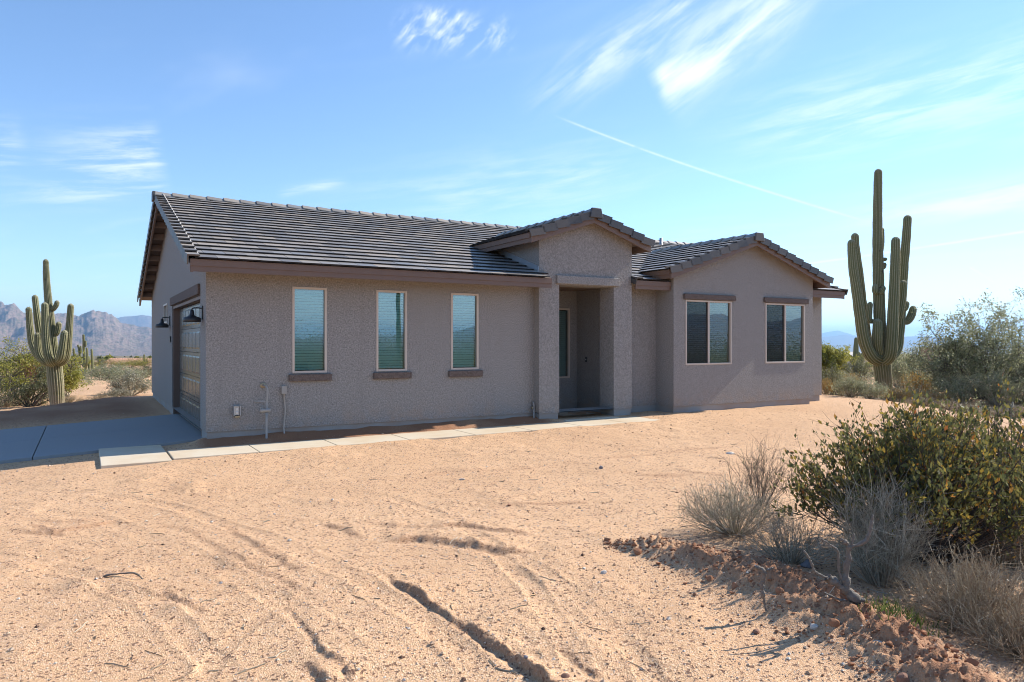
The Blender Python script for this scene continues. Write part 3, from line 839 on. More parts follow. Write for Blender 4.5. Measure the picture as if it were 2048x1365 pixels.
def window(x0, x1, z0, z1, y, slider=False, fw=0.040, glass='glass'):
    b = MB(); yf, yb = y - 0.012, y + 0.06
    b.box(x0, x0 + fw, yf, yb, z0, z1).box(x1 - fw, x1, yf, yb, z0, z1)
    b.box(x0 + fw, x1 - fw, yf, yb, z1 - fw, z1).box(x0 + fw, x1 - fw, yf, yb, z0, z0 + fw)
    fr_ = hp(b.build('window', M['frame'], bevel=0.004))
    panes = [(x0 + fw, x1 - fw)]
    if slider:
        xm = (x0 + x1) / 2
        m_ = MB().box(xm - 0.032, xm + 0.022, yf + 0.006, yb, z0 + fw, z1 - fw).build('mullion', M['frame'], fr_, bevel=0.004); m_.matrix_parent_inverse = NOINV
        panes = [(x0 + fw, xm - 0.032), (xm + 0.022, x1 - fw)]
    for k, (a, c_) in enumerate(panes):
        p = MB().poly([(a, y + 0.035, z0 + fw), (c_, y + 0.035, z0 + fw), (c_, y + 0.035, z1 - fw), (a, y + 0.035, z1 - fw)]).build('pane', M[glass], fr_); p.matrix_parent_inverse = NOINV
        if slider and k == 0:
            s_ = MB().poly([(a, y + 0.012, z0 + fw), (c_, y + 0.012, z0 + fw), (c_, y + 0.012, z1 - fw), (a, y + 0.012, z1 - fw)]).build('insect_screen', M['screen'], fr_); s_.matrix_parent_inverse = NOINV
    slats(fr_, x0 + fw + 0.004, x1 - fw - 0.004, y + 0.105, z0 + fw, z1 - fw)
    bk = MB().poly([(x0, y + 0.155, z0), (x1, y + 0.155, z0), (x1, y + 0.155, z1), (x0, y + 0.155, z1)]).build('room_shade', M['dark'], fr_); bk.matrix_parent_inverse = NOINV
    return fr_


def trim(name, x0, x1, z0, z1, y, mat, parent, proud=0.05):
    o = MB().box(x0, x1, y - proud, y - 0.001, z0, z1).build(name, mat, parent, bevel=0.012); o.matrix_parent_inverse = NOINV; return o


for a, b in WIN3:
    w_ = window(a, b, 0.94, 2.455, 0.0); trim('sill', a - 0.062, b + 0.075, 0.80, 0.925, 0.0, M['trim_stucco'], w_, 0.06)
for a, b in WIN2:
    w_ = window(a, b, 0.95, 2.475, WYF, True, glass='glass_dark'); trim('lintel', a - 0.07, b + 0.10, 2.485, 2.615, WYF, M['trim_stucco'], w_, 0.06)
window(7.78, 8.39, 0.62, 2.30, 1.55, glass='glass_dark')
trim('porch_lintel', 6.80, 8.47, 2.715, 2.895, PYF, M['stucco'], house, 0.06).matrix_parent_inverse = HINV
# small high window in the garage wall
b = MB(); b.box(-0.02, 0.06, 6.35, 6.39, 1.95, 2.42).box(-0.02, 0.06, 7.21, 7.25, 1.95, 2.42).box(-0.02, 0.06, 6.39, 7.21, 2.38, 2.42).box(-0.02, 0.06, 6.39, 7.21, 1.95, 1.99)
sw = hp(b.build('window', M['frame']))
p = MB().poly([(0.03, 6.39, 1.99), (0.03, 7.21, 1.99), (0.03, 7.21, 2.38), (0.03, 6.39, 2.38)]).build('pane', M['glass'], sw); p.matrix_parent_inverse = NOINV
p = MB().poly([(0.12, 6.3, 1.9), (0.12, 7.3, 1.9), (0.12, 7.3, 2.5), (0.12, 6.3, 2.5)]).build('room_shade', M['blind'], sw); p.matrix_parent_inverse = NOINV

# --- garage door: five sections with embossed panels, in a trimmed opening
gd = MB().box(0.02, 0.155, 0.682, 0.74, -0.14, 2.30).box(0.02, 0.155, 5.27, 5.328, -0.14, 2.30).box(0.02, 0.155, 0.74, 5.27, 2.24, 2.30).build('garage_door', M['wood_paint'])
hp(gd)
sec = 2.38 / 5
for k in range(5):
    z0 = -0.145 + k * sec
    b = MB().box(0.150, 0.19, 0.741, 5.269, z0 + 0.004, z0 + sec - 0.004)
    for j in range(8):
        y0 = 0.80 + j * 0.555
        b.hexa([(0.149, y0, z0 + 0.07), (0.149, y0 + 0.48, z0 + 0.07), (0.149, y0 + 0.48, z0 + sec - 0.07), (0.149, y0, z0 + sec - 0.07)][::-1] and
               [(0.1485, y0, z0 + 0.07), (0.140, y0 + 0.03, z0 + 0.10), (0.140, y0 + 0.45, z0 + 0.10), (0.1485, y0 + 0.48, z0 + 0.07),
                (0.1485, y0, z0 + sec - 0.07), (0.140, y0 + 0.03, z0 + sec - 0.10), (0.140, y0 + 0.45, z0 + sec - 0.10), (0.1485, y0 + 0.48, z0 + sec - 0.07)])
    o = b.build('door_panel', M['garage_door'], gd); o.matrix_parent_inverse = NOINV
o = MB().box(0.135, 0.195, 0.741, 5.269, -0.160, -0.146).build('weather_seal', M['galv'], gd); o.matrix_parent_inverse = NOINV
o = MB().box(-0.045, -0.001, 0.68, 5.38, 2.312, 2.495).build('lintel', M['trim_stucco'], gd, bevel=0.01); o.matrix_parent_inverse = NOINV

# --- roofs
XL = -0.305                                  # face of the left barge board
XR = XEND + 0.30
WG = WYF - 0.28                              # wing gable face
PG = PYF - 0.25                              # porch gable face
WEV, PEV = 2.475 + 0.33, 1.24 + 0.34         # half-widths to the eaves
deck = MB()
TH = 0.03


def roof_quad(b, p0, p1, p2, p3, th=TH):
    dn = [(x, y, z - th) for x, y, z in (p0, p1, p2, p3)]
    b.hexa(dn + [p0, p1, p2, p3])


zr = float(main_z(RY))
roof_quad(deck, (XL + 0.02, EY, Z0), (PXL + 0.07, EY, Z0), (PXL + 0.07, RY, zr), (XL + 0.02, RY, zr))
roof_quad(deck, (PXL + 0.071, 0.3, float(main_z(0.3))), (PXR - 0.01, 0.3, float(main_z(0.3))), (PXR - 0.01, RY, zr), (PXL + 0.071, RY, zr))
roof_quad(deck, (PXR - 0.009, -0.32, float(main_z(-0.32))), (WXL - 0.01, -0.32, float(main_z(-0.32))), (WXL - 0.01, RY, zr), (PXR - 0.009, RY, zr))
roof_quad(deck, (WXL - 0.009, 0.3, float(main_z(0.3))), (WXR + 0.01, 0.3, float(main_z(0.3))), (WXR + 0.01, RY, zr), (WXL - 0.009, RY, zr))
roof_quad(deck, (WXR + 0.011, -0.28, float(main_z(-0.28))), (XR - 0.02, -0.28, float(main_z(-0.28))), (XR - 0.02, RY, zr), (WXR + 0.011, RY, zr))
roof_quad(deck, (XL + 0.02, RY + 0.001, zr), (XR - 0.02, RY + 0.001, zr), (XR - 0.02, DEP - EY, Z0), (XL + 0.02, DEP - EY, Z0))
ywb = float((WRZ - Z0) / SL + EY) + 0.1; ypb = float((PRZ - Z0) / SL + EY) + 0.1
for s in (-1, 1):
    roof_quad(deck, (WMX, WG + 0.02, WRZ), (WMX, ywb, WRZ), (WMX + s * WEV, ywb, WRZ - SL * WEV), (WMX + s * WEV, WG + 0.02, WRZ - SL * WEV))
    roof_quad(deck, (PMX, PG + 0.02, PRZ), (PMX, ypb, PRZ), (PMX + s * PEV, ypb, PRZ - SL * PEV), (PMX + s * PEV, PG + 0.02, PRZ - SL * PEV))
roof = hp(deck.build('roof', M['soffit']))

# tile meshes
TW, TEX, TLEN, TT = 0.33, 0.32, 0.40, 0.025


def tile_mesh(w):
    b = MB(); h = w / 2 - 0.0025
    zb = lambda y: 0.0285 * (1 - y / TEX) + 0.004
    b.hexa([(-h, 0, zb(0)), (h, 0, zb(0)), (h, TLEN, zb(TLEN)), (-h, TLEN, zb(TLEN)), (-h, 0, zb(0) + TT), (h, 0, zb(0) + TT), (h, TLEN, zb(TLEN) + TT), (-h, TLEN, zb(TLEN) + TT)])
    return b


def rake_mesh():
    b = MB(); z = lambda y: 0.040 * (1 - y / TEX) + 0.028
    y1 = 0.36
    b.hexa([(-0.13, 0, z(0)), (0.055, 0, z(0)), (0.055, y1, z(y1)), (-0.13, y1, z(y1)), (-0.13, 0, z(0) + 0.026), (0.055, 0, z(0) + 0.026), (0.055, y1, z(y1) + 0.026), (-0.13, y1, z(y1) + 0.026)])
    b.hexa([(0.032, 0, z(0) - 0.135), (0.055, 0, z(0) - 0.135), (0.055, y1, z(y1) - 0.135), (0.032, y1, z(y1) - 0.135), (0.032, 0, z(0) - 0.0005), (0.055, 0, z(0) - 0.0005), (0.055, y1, z(y1) - 0.0005), (0.032, y1, z(y1) - 0.0005)])
    return b


def ridge_mesh():
    b = MB(); pr = [(-0.145, -0.045), (-0.055, 0.035), (0.055, 0.035), (0.145, -0.045)]; t_ = 0.02
    for k in range(3):
        (x0, z0), (x1, z1) = pr[k], pr[k + 1]
        L = 0.42; up0, up1 = 0.046, 0.012
        b.hexa([(x0, 0, z0 + up0), (x1, 0, z1 + up0), (x1, L, z1 + up1), (x0, L, z0 + up1), (x0, 0, z0 + up0 + t_), (x1, 0, z1 + up0 + t_), (x1, L, z1 + up1 + t_), (x0, L, z0 + up1 + t_)])
    return b


TILE, RAKE, RIDGE, HALF = tile_mesh(TW), rake_mesh(), ridge_mesh(), tile_mesh(TW / 2)
HALF_ME = HALF.mesh('roof_tile')
TILE_ME, RAKE_ME, RIDGE_ME = TILE.mesh('roof_tile'), RAKE.mesh('rake_tile'), RIDGE.mesh('ridge_tile')
RAKE_R = MB(); RAKE_R.v = [(-x, y, z) for x, y, z in RAKE.v]; RAKE_R.f = [tuple(reversed(f)) for f in RAKE.f]; RAKE_R_ME = RAKE_R.mesh('rake_tile')
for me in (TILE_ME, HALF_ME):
    me.materials.append(M['tile']); me.materials.append(M['tile_shade'])
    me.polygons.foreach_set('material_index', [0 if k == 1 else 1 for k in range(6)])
for me in (RAKE_ME, RAKE_R_ME):
    me.materials.append(M['tile']); me.materials.append(M['tile_trim'])
    me.polygons.foreach_set('material_index', [0 if k == 1 else 1 for k in range(12)])
RIDGE_ME.materials.append(M['tile'])


def frame_mat(o, e, s):
    e = Vector(e).normalized(); s = Vector(s).normalized(); n_ = e.cross(s)
    return Matrix(((e.x, s.x, n_.x, o[0]), (e.y, s.y, n_.y, o[1]), (e.z, s.z, n_.z, o[2]), (0, 0, 0, 1)))


CS, SN = 1 / math.hypot(1, SL), SL / math.hypot(1, SL)
UPF = Vector((0, CS, SN))
tiles = []                                    # (matrix, sort key)


def lay(origin, e, s, length, courses, keep, prio):
    e = Vector(e); s = Vector(s); cols = int(length / TW) + 2
    for j in range(courses):
        for k in range(-1, cols):
            u = (k + 0.5 + (0.5 if j % 2 else 0)) * TW; v = j * TEX - 0.05
            o = Vector(origin) + e * u + s * v
            half = u < 0.01 and u > -0.01
            if half: o = Vector(origin) + e * (TW / 4) + s * v
            elif u < TW * 0.20 or u > length - TW * 0.20: continue
            c = o + s * 0.15
            if not keep(c.x, c.y, c.z): continue
            m = frame_mat(o + s.cross(e) * random.uniform(-0.0015, 0.0015), e, s) @ Matrix.Rotation(math.radians(random.uniform(-0.35, 0.35)), 4, 'Z')
            tiles.append((m, prio + j, half))


def keep_main(x, y, z):
    if PXL + 0.06 < x < PXR and (y < 0.2 or z < porch_z(x) - 0.10): return False
    if PXR - 0.05 < x < WXL + 0.1 and y < -0.32: return False
    if x > WXL + 0.05 and x < WXR and (y < 0.2 or z < wing_z(x) - 0.12): return False
    if x >= WXR and y < -0.28: return False
    return True


lay((XL + 0.06, EY, Z0), (1, 0, 0), UPF, XR - XL - 0.12, 20, keep_main, 0)
lay((WMX - WEV, ywb, WRZ - SL * WEV), (0, -1, 0), (CS, 0, SN), ywb - WG - 0.10, 9, lambda x, y, z: z > main_z(y) - 0.06, 1)
lay((WMX + WEV, WG + 0.10, WRZ - SL * WEV), (0, 1, 0), (-CS, 0, SN), ywb - WG - 0.10, 9, lambda x, y, z: z > main_z(y) - 0.06, 30)
lay((PMX - PEV, ypb, PRZ - SL * PEV), (0, -1, 0), (CS, 0, SN), ypb - PG - 0.10, 5, lambda x, y, z: z > main_z(y) - 0.06, 4)
lay((PMX + PEV, PG + 0.10, PRZ - SL * PEV), (0, 1, 0), (-CS, 0, SN), ypb - PG - 0.10, 5, lambda x, y, z: z > main_z(y) - 0.06, 30)
tiles.sort(key=lambda t_: t_[1])
for m, _, hf in tiles[:298]:
    o = link('roof_tile', HALF_ME if hf else TILE_ME, roof); o.matrix_parent_inverse = NOINV; o.matrix_basis = m
tv = np.array(TILE.v); tf = np.array(TILE.f); hv = np.array(HALF.v); av = []; af = []
for k, (m, _, hf) in enumerate(tiles[298:]):
    mm = np.array(m); av.append((hv if hf else tv) @ mm[:3, :3].T + mm[:3, 3]); af.append(tf + k * len(tv))
o = link('roof_tiles', fast_mesh('roof_tiles', np.concatenate(av), np.concatenate(af), matidx=np.tile([1, 0, 1, 1, 1, 1], len(av))), roof, [M['tile'], M['tile_shade']]); o.matrix_parent_inverse = NOINV; tag(o, kind='stuff')


def rake_run(origin, s, me, count, e):
    for j in range(count):
        o = link('rake_tile', me, roof); o.matrix_parent_inverse = NOINV
        o.matrix_basis = frame_mat(Vector(origin) + Vector(s) * (j * TEX - 0.06), e, s)


rake_run((XL, EY, Z0), UPF, RAKE_R_ME, 20, (1, 0, 0))
rake_run((XL, DEP - EY, Z0), (0, -CS, SN), RAKE_ME, 20, (-1, 0, 0))
rake_run((XR, -0.28, float(main_z(-0.28))), UPF, RAKE_ME, 19, (1, 0, 0))
rake_run((WMX - WEV, WG, WRZ - SL * WEV), (CS, 0, SN), RAKE_ME, 9, (0, -1, 0))
rake_run((WMX + WEV, WG, WRZ - SL * WEV), (-CS, 0, SN), RAKE_R_ME, 9, (0, 1, 0))
rake_run((PMX - PEV, PG, PRZ - SL * PEV), (CS, 0, SN), RAKE_ME, 5, (0, -1, 0))
rake_run((PMX + PEV, PG, PRZ - SL * PEV), (-CS, 0, SN), RAKE_R_ME, 5, (0, 1, 0))
# one short rake where the recess eave meets the porch tower
rake_run((PXR + 0.03, -0.32, float(main_z(-0.32))), UPF, RAKE_R_ME, 1, (1, 0, 0))


def ridge_run(p0, d, count, step=0.37):
    d = Vector(d); e = Vector((d.y, -d.x, 0))
    for j in range(count):
        o = link('ridge_tile', RIDGE_ME, roof); o.matrix_parent_inverse = NOINV
        o.matrix_basis = frame_mat(Vector(p0) + d * (j * step) + Vector((0, 0, random.uniform(-0.003, 0.003))), e, d)


ridge_run((XL - 0.05, RY, zr + 0.012), (1, 0, 0), int((XR - XL) / 0.37) + 1)
ridge_run((WMX, WG - 0.05, WRZ + 0.012), (0, 1, 0), int((ywb - WG) / 0.37))
ridge_run((PMX, PG - 0.05, PRZ + 0.012), (0, 1, 0), int((ypb - PG) / 0.37))
for p_, d_ in (((WMX, WG, WRZ), (0, -1)), ((PMX, PG, PRZ), (0, -1)), ((XL, RY, zr), (-1, 0))):
    b = MB()
    if d_[1]: b.hexa([(p_[0] + a_, p_[1] - c_, p_[2] + e_) for a_, c_, e_ in ((-0.17, 0.095, -0.10), (0.17, 0.095, -0.10), (0.17, 0.03, -0.10), (-0.17, 0.03, -0.10), (-0.12, 0.095, 0.105), (0.12, 0.095, 0.105), (0.12, 0.03, 0.105), (-0.12, 0.03, 0.105))])
    else: b.hexa([(p_[0] - c_, p_[1] + a_, p_[2] + e_) for a_, c_, e_ in ((-0.17, 0.095, -0.10), (-0.17, 0.03, -0.10), (0.17, 0.03, -0.10), (0.17, 0.095, -0.10), (-0.12, 0.095, 0.105), (-0.12, 0.03, 0.105), (0.12, 0.03, 0.105), (0.12, 0.095, 0.105))])
    o = b.build('ridge_end_tile', M['tile_trim'], roof, bevel=0.01)
# fascia boards along the eaves and barge boards up the gables
for x0, x1, y, z in ((XL, PXL + 0.06, EY, Z0), (PXR + 0.012, WXL - 0.012, -0.32, float(main_z(-0.32))), (WXR + 0.012, XR, -0.28, float(main_z(-0.28)))):
    f = hp(MB().box(x0, x1, y - 0.001, y + 0.04, z - 0.185, z - 0.035).build('fascia', M['wood_paint']))
    o = MB().box(x0 - 0.003, x1 + 0.003, y - 0.016, y + 0.0385, z - 0.100, z + 0.006).build('drip_board', M['wood_paint'], f); o.matrix_parent_inverse = NOINV


def barge(p0, p1, off, th=0.04, h0=-0.20, h1=-0.02):
    """board from p0 up to p1 (deck line), thickness along off"""
    o_ = Vector(off) * th; a, c = Vector(p0), Vector(p1); u0, u1 = Vector((0, 0, h0)), Vector((0, 0, h1))
    return hp(MB().hexa([a + u0, c + u0, c + u0 + o_, a + u0 + o_, a + u1, c + u1, c + u1 + o_, a + u1 + o_]).build('barge_board', M['wood_paint']))


barge((XL, EY, Z0), (XL, RY, zr), (1, 0, 0)); barge((XL, DEP - EY, Z0), (XL, RY + 0.001, zr), (1, 0, 0))
barge((XR, -0.28, float(main_z(-0.28))), (XR, RY, zr), (-1, 0, 0))
for s in (-1, 1):
    barge((WMX + s * WEV, WG, WRZ - SL * WEV), (WMX + s * 0.0005, WG, WRZ), (0, 1, 0))
    barge((PMX + s * PEV, PG, PRZ - SL * PEV), (PMX + s * 0.0005, PG, PRZ), (0, 1, 0))
    for mx_, ev, g0, yb_, rz_ in ((WMX, WEV, WG, ywb, WRZ), (PMX, PEV, PG, ypb, PRZ)):
        xe = mx_ + s * ev; ze = rz_ - SL * ev; y_end = float((ze - 0.0 - Z0) / SL + EY) + 0.25
        if mx_ == WMX and s == -1: y_end = min(y_end, 1.2)
        b = MB().box(min(xe, xe - s * 0.04), max(xe, xe - s * 0.04), g0 + 0.041, y_end, ze - 0.185, ze - 0.035)
        f = hp(b.build('fascia', M['wood_paint']))
        o = MB().box(min(xe + s * 0.022, xe - s * 0.0385), max(xe + s * 0.022, xe - s * 0.0385), g0 + 0.042, y_end, ze - 0.095, ze + 0.010).build('drip_board', M['wood_paint'], f); o.matrix_parent_inverse = NOINV
# lookouts carrying the left gable overhang
for k in range(1, 10):
    for sgn in (0, 1):
        yy = EY + 0.62 * k if not sgn else DEP - EY - 0.62 * k
        z = float(main_z(yy)) - 0.035
        hp(MB().box(XL + 0.041, -0.002, yy - 0.045, yy + 0.045, z - 0.14, z).build('lookout', M['soffit']))
# flashing where the main roof meets the porch tower, and mortar under the left rake
f0, f1 = Vector((PXL - 0.012, -0.19, float(main_z(-0.19)) + 0.03)), Vector((PXL - 0.012, 2.2, float(main_z(2.2)) + 0.03))
hp(MB().hexa([f0, f0 + Vector((0.010, 0, 0)), f1 + Vector((0.010, 0, 0)), f1, f0 + Vector((0, 0, 0.13)), f0 + Vector((0.010, 0, 0.13)), f1 + Vector((0.010, 0, 0.13)), f1 + Vector((0, 0, 0.13))]).build('flashing', M['galv']))
hp(MB().hexa([Vector(p) for p in ((XL + 0.132, EY + 0.1, Z0 + 0.08), (XL + 0.150, EY + 0.1, Z0 + 0.07), (XL + 0.150, RY, zr + 0.07), (XL + 0.122, RY, zr + 0.08), (XL + 0.122, EY + 0.1, Z0 + 0.098), (XL + 0.145, EY + 0.1, Z0 + 0.085), (XL + 0.145, RY, zr + 0.085), (XL + 0.122, RY, zr + 0.098))]).build('mortar_bead', M['mortar']))


# short vent pipe with its flashing on the main roof, between porch and wing
rv = ray(1322, 492); tq = (Z0 + SL * (CAM[1] - EY) - CAM[2]) / (rv[2] - SL * rv[1]); vp = CAM + tq * rv
hp(MB().lathe((vp[0], vp[1], vp[2] - 0.05), (0, 0, 1), [(0, 0.055), (0.30, 0.05), (0.301, 0.035)], 16).build('vent_pipe', M['galv'], None, True))

# ------------------------------------------------------------------ things on the house
def wall_lamp(y, z, label):
    r = empty('wall_lamp', (0, y, z)); tag(r, label, 'lamp', 'black barn lamps beside the garage door')
    MB().box(-0.022, -0.001, -0.055, 0.055, -0.13, 0.10).build('back_plate', M['black_metal'], r, bevel=0.006)
    MB().tube([(-0.02, 0, 0.055), (-0.08, 0, 0.062), (-0.14, 0, 0.060), (-0.165, 0, 0.045), (-0.168, 0, 0.01)], 0.011).build('arm', M['black_metal'], r, True)
    MB().lathe((-0.168, 0, 0.02), (0, 0, -1), [(-0.01, 0.012), (0.0, 0.028), (0.05, 0.036), (0.085, 0.042), (0.105, 0.075), (0.12, 0.125), (0.135, 0.138), (0.19, 0.140), (0.195, 0.136), (0.15, 0.128), (0.12, 0.07)], 28).build('shade', M['black_metal'], r, True)
    MB().lathe((-0.168, 0, -0.095), (0, 0, -1), [(0, 0.012), (0.02, 0.026), (0.045, 0.028), (0.062, 0.012)], 14).build('bulb', M['bulb'], r, True)
    return r


wall_lamp(0.38, 2.0, 'black barn wall lamp between garage door and house corner')
wall_lamp(5.80, 2.0, 'black barn wall lamp on far side of garage door')

r = empty('keypad', (0, 5.55, 1.55)); tag(r, 'small black keypad beside the garage door', 'keypad')
MB().box(-0.03, -0.001, -0.035, 0.035, -0.07, 0.07).build('case', M['black_metal'], r, bevel=0.006)
MB().box(-0.034, -0.0305, -0.027, 0.027, -0.055, 0.02).build('button_pad', M['grey_pvc'], r)

r = empty('outlet_cover', (0.475, 0, 0.335)); tag(r, 'weatherproof outlet with open metal cover low on stucco wall', 'outlet')
MB().box(-0.045, 0.045, -0.035, -0.001, -0.075, 0.075).build('box', M['galv'], r, bevel=0.008)
MB().box(-0.055, -0.046, -0.08, -0.001, -0.08, 0.085).box(0.046, 0.055, -0.08, -0.001, -0.08, 0.085).box(-0.0455, 0.0455, -0.085, -0.001, 0.077, 0.088).build('hood', M['galv'], r, bevel=0.003)
for zz_ in (-0.028, 0.028): MB().lathe((0, -0.036, zz_), (0, -1, 0), [(0, 0.022), (0.006, 0.022), (0.008, 0.015)], 14).build('socket', M['bulb'], r)
MB().box(-0.04, 0.04, -0.075, -0.001, -0.11, -0.0805).build('lower_lip', M['brass'], r, bevel=0.004)

r = empty('gas_riser', (0.93, -0.05, -0.2)); tag(r, 'tan gas pipe riser with regulator against stucco wall', 'pipe')
MB().tube([(0, -0.10, -0.05), (0, -0.10, 0.30), (0, -0.10, 0.47)], 0.020).build('lower_pipe', M['grey_pvc'], r, True)
MB().lathe((0, -0.10, 0.46), (0, 0, 1), [(0, 0.03), (0.03, 0.03), (0.031, 0.022)], 14).build('union', M['grey_pvc'], r, True)
MB().lathe((-0.11, -0.10, 0.53), (1, 0, 0), [(0, 0.015), (0.01, 0.035), (0.05, 0.038), (0.09, 0.03), (0.13, 0.038), (0.17, 0.035), (0.18, 0.015)], 16).build('regulator', M['grey_pvc'], r, True)
MB().tube([(0.005, -0.10, 0.55), (0.008, -0.10, 0.70), (0.02, -0.10, 0.86), (0.012, -0.085, 0.92), (-0.01, -0.03, 0.945), (-0.03, 0.05, 0.95)], 0.017).build('upper_pipe', M['grey_pvc'], r, True)
MB().tube([(0.0, -0.10, 0.68), (-0.10, -0.10, 0.682), (-0.19, -0.06, 0.68)], 0.011).build('side_pipe', M['grey_pvc'], r, True)
MB().lathe((-0.03, 0.049, 0.95), (0, -1, 0), [(0, 0.05), (0.012, 0.05), (0.016, 0.03)], 16).build('escutcheon', M['brass'], r, True)

r = empty('conduit_box', (1.245, -0.001, 0.66)); tag(r, 'small grey electrical box with conduit running to the ground', 'conduit')
MB().box(-0.040, 0.040, -0.055, 0.0, -0.065, 0.065).build('box', M['grey_pvc'], r, bevel=0.006)
MB().box(-0.044, 0.044, -0.062, -0.0555, -0.069, 0.069).build('lid', M['grey_pvc'], r, bevel=0.003)
MB().tube([(0, -0.03, -0.064), (0.01, -0.03, -0.20), (0.025, -0.032, -0.34), (0.008, -0.035, -0.50), (-0.008, -0.045, -0.66), (0.005, -0.075, -0.80), (0.02, -0.085, -0.92)], 0.0155).build('conduit', M['grey_pvc'], r, True)

r = empty('hose_pipe', (6.33, -0.02, -0.18)); tag(r, 'short grey pipe stub with valve beside left porch pillar', 'pipe')
MB().tube([(0, -0.06, -0.05), (0, -0.06, 0.36), (0, -0.05, 0.40), (0, 0.015, 0.41)], 0.016).build('pipe', M['grey_pvc'], r, True)
MB().lathe((-0.02, -0.06, 0.30), (-1, 0, 0), [(0, 0.01), (0.02, 0.028), (0.035, 0.028), (0.04, 0.012)], 12).build('valve', M['brass'], r, True)

r = empty('doorbell', (8.60, 1.15, 1.07)); tag(r, 'tiny dark doorbell on shaded entry wall', 'doorbell')
MB().box(-0.02, -0.001, -0.03, 0.03, -0.06, 0.06).build('case', M['black_metal'], r, bevel=0.005)
MB().lathe((-0.02, 0, 0.0), (-1, 0, 0), [(0, 0.014), (0.005, 0.012)], 12).build('button', M['bulb'], r)


# ------------------------------------------------------------------ plants: generators
def tubes_mesh(P, R, sides=4):
    """many bent stems at once: P (n, k, 3) centre lines, R (n, k) radii -> verts, quads"""
    n_, k_, _ = P.shape
    d = np.gradient(P, axis=1); d /= np.linalg.norm(d, axis=2, keepdims=True) + 1e-9
    ref = np.where(np.abs(d[..., 2:3]) > 0.9, np.array([1.0, 0, 0]), np.array([0, 0, 1.0]))
    a = np.cross(d, ref); a /= np.linalg.norm(a, axis=2, keepdims=True) + 1e-9; b = np.cross(d, a)
    an = np.arange(sides) * 2 * math.pi / sides
    V = P[:, :, None] + R[:, :, None, None] * (a[:, :, None] * np.cos(an)[:, None] + b[:, :, None] * np.sin(an)[:, None])
    idx_ = np.arange(n_ * k_ * sides).reshape(n_, k_, sides); nx = np.roll(idx_, -1, axis=2)
    Q = np.stack([idx_[:, :-1], nx[:, :-1], nx[:, 1:], idx_[:, 1:]], -1).reshape(-1, 4)
    return V.reshape(-1, 3), Q


def leaves_mesh(C, size, aspect, up=0.0, dirs=None):
    """one small rhombic leaf per centre"""
    n_ = len(C); a = rng.normal(size=(n_, 3)) if dirs is None else dirs + rng.normal(size=(n_, 3)) * 0.45
    a[:, 2] += up; a /= np.linalg.norm(a, axis=1, keepdims=True)
    b = np.cross(a, rng.normal(size=(n_, 3))); b /= np.linalg.norm(b, axis=1, keepdims=True) + 1e-9
    s = (size * rng.uniform(0.6, 1.35, n_))[:, None]
    V = np.stack([C - a * s * 0.5, C + b * s * aspect * 0.5 - a * s * 0.05, C + a * s * 0.5, C - b * s * aspect * 0.5 - a * s * 0.05], 1)
    return V.reshape(-1, 3), np.arange(n_ * 4).reshape(n_, 4)


def join(parts):
    """parts: list of (verts, quads, material slot)"""
    V = []; Q = []; Mi = []; o_ = 0
    for v, q, mi in parts:
        V.append(v); Q.append(q + o_); Mi.append(np.full(len(q), mi)); o_ += len(v)
    return np.concatenate(V), np.concatenate(Q), np.concatenate(Mi)


def stems(n_, height, spread, r0, k_=6, base=0.1, lean=0.0, bend=0.25, rise=0.55):
    """woody stems fanning out of one root crown into a dome"""
    az_ = rng.uniform(0, 2 * math.pi, n_); tilt = rng.uniform(0, 1, n_) ** 0.7
    tip = np.stack([np.cos(az_) * spread * tilt, np.sin(az_) * spread * tilt, height * (1 - (1 - rise) * tilt ** 2) * rng.uniform(0.6, 1.05, n_)], -1)
    tip[:, 0] += lean
    b0 = np.stack([np.cos(az_) * base * tilt, np.sin(az_) * base * tilt, np.zeros(n_)], -1)
    t_ = np.linspace(0, 1, k_)[None, :, None]
    P = b0[:, None] * (1 - t_) + tip[:, None] * t_
    out = tip - b0; out[:, 2] = 0
    P = P + np.sin(t_ * math.pi) * out[:, None] * bend * rng.uniform(-0.2, 1, (n_, 1, 1)) + np.cumsum(rng.normal(size=(n_, k_, 3)) * height * 0.022, axis=1) * t_
    P[:, :, 2] = np.maximum(P[:, :, 2], 0.0)
    R = r0 * (1 - 0.8 * np.linspace(0, 1, k_))[None] * rng.uniform(0.6, 1.2, (n_, 1))
    return P, R


def along(P, n_, lo=0.35):
    """random points along stems, with the local direction"""
    i = rng.integers(0, len(P), n_); t_ = rng.uniform(lo, 1.0, n_) ** 0.8 * (P.shape[1] - 1.001)
    j = t_.astype(int); f = (t_ - j)[:, None]
    p = P[i, j] * (1 - f) + P[i, j + 1] * f; d = P[i, j + 1] - P[i, j]
    return p, d / (np.linalg.norm(d, axis=1, keepdims=True) + 1e-9)


def twigs(P, n_, length, r, k_=4, lo=0.35, droop=0.0, spreadv=0.8):
    p, d = along(P, n_, lo)
    dd = d + rng.normal(size=(n_, 3)) * spreadv; dd /= np.linalg.norm(dd, axis=1, keepdims=True)
    L = length * rng.uniform(0.4, 1.2, n_)[:, None, None]; t_ = np.linspace(0, 1, k_)[None, :, None]
    T = p[:, None] + dd[:, None] * L * t_ + np.cumsum(rng.normal(size=(n_, k_, 3)) * length * 0.07, axis=1) * t_
    T[:, :, 2] -= droop * (t_[..., 0] ** 2) * length
    return T, r * (1 - 0.7 * np.linspace(0, 1, k_))[None] * np.ones((n_, 1))


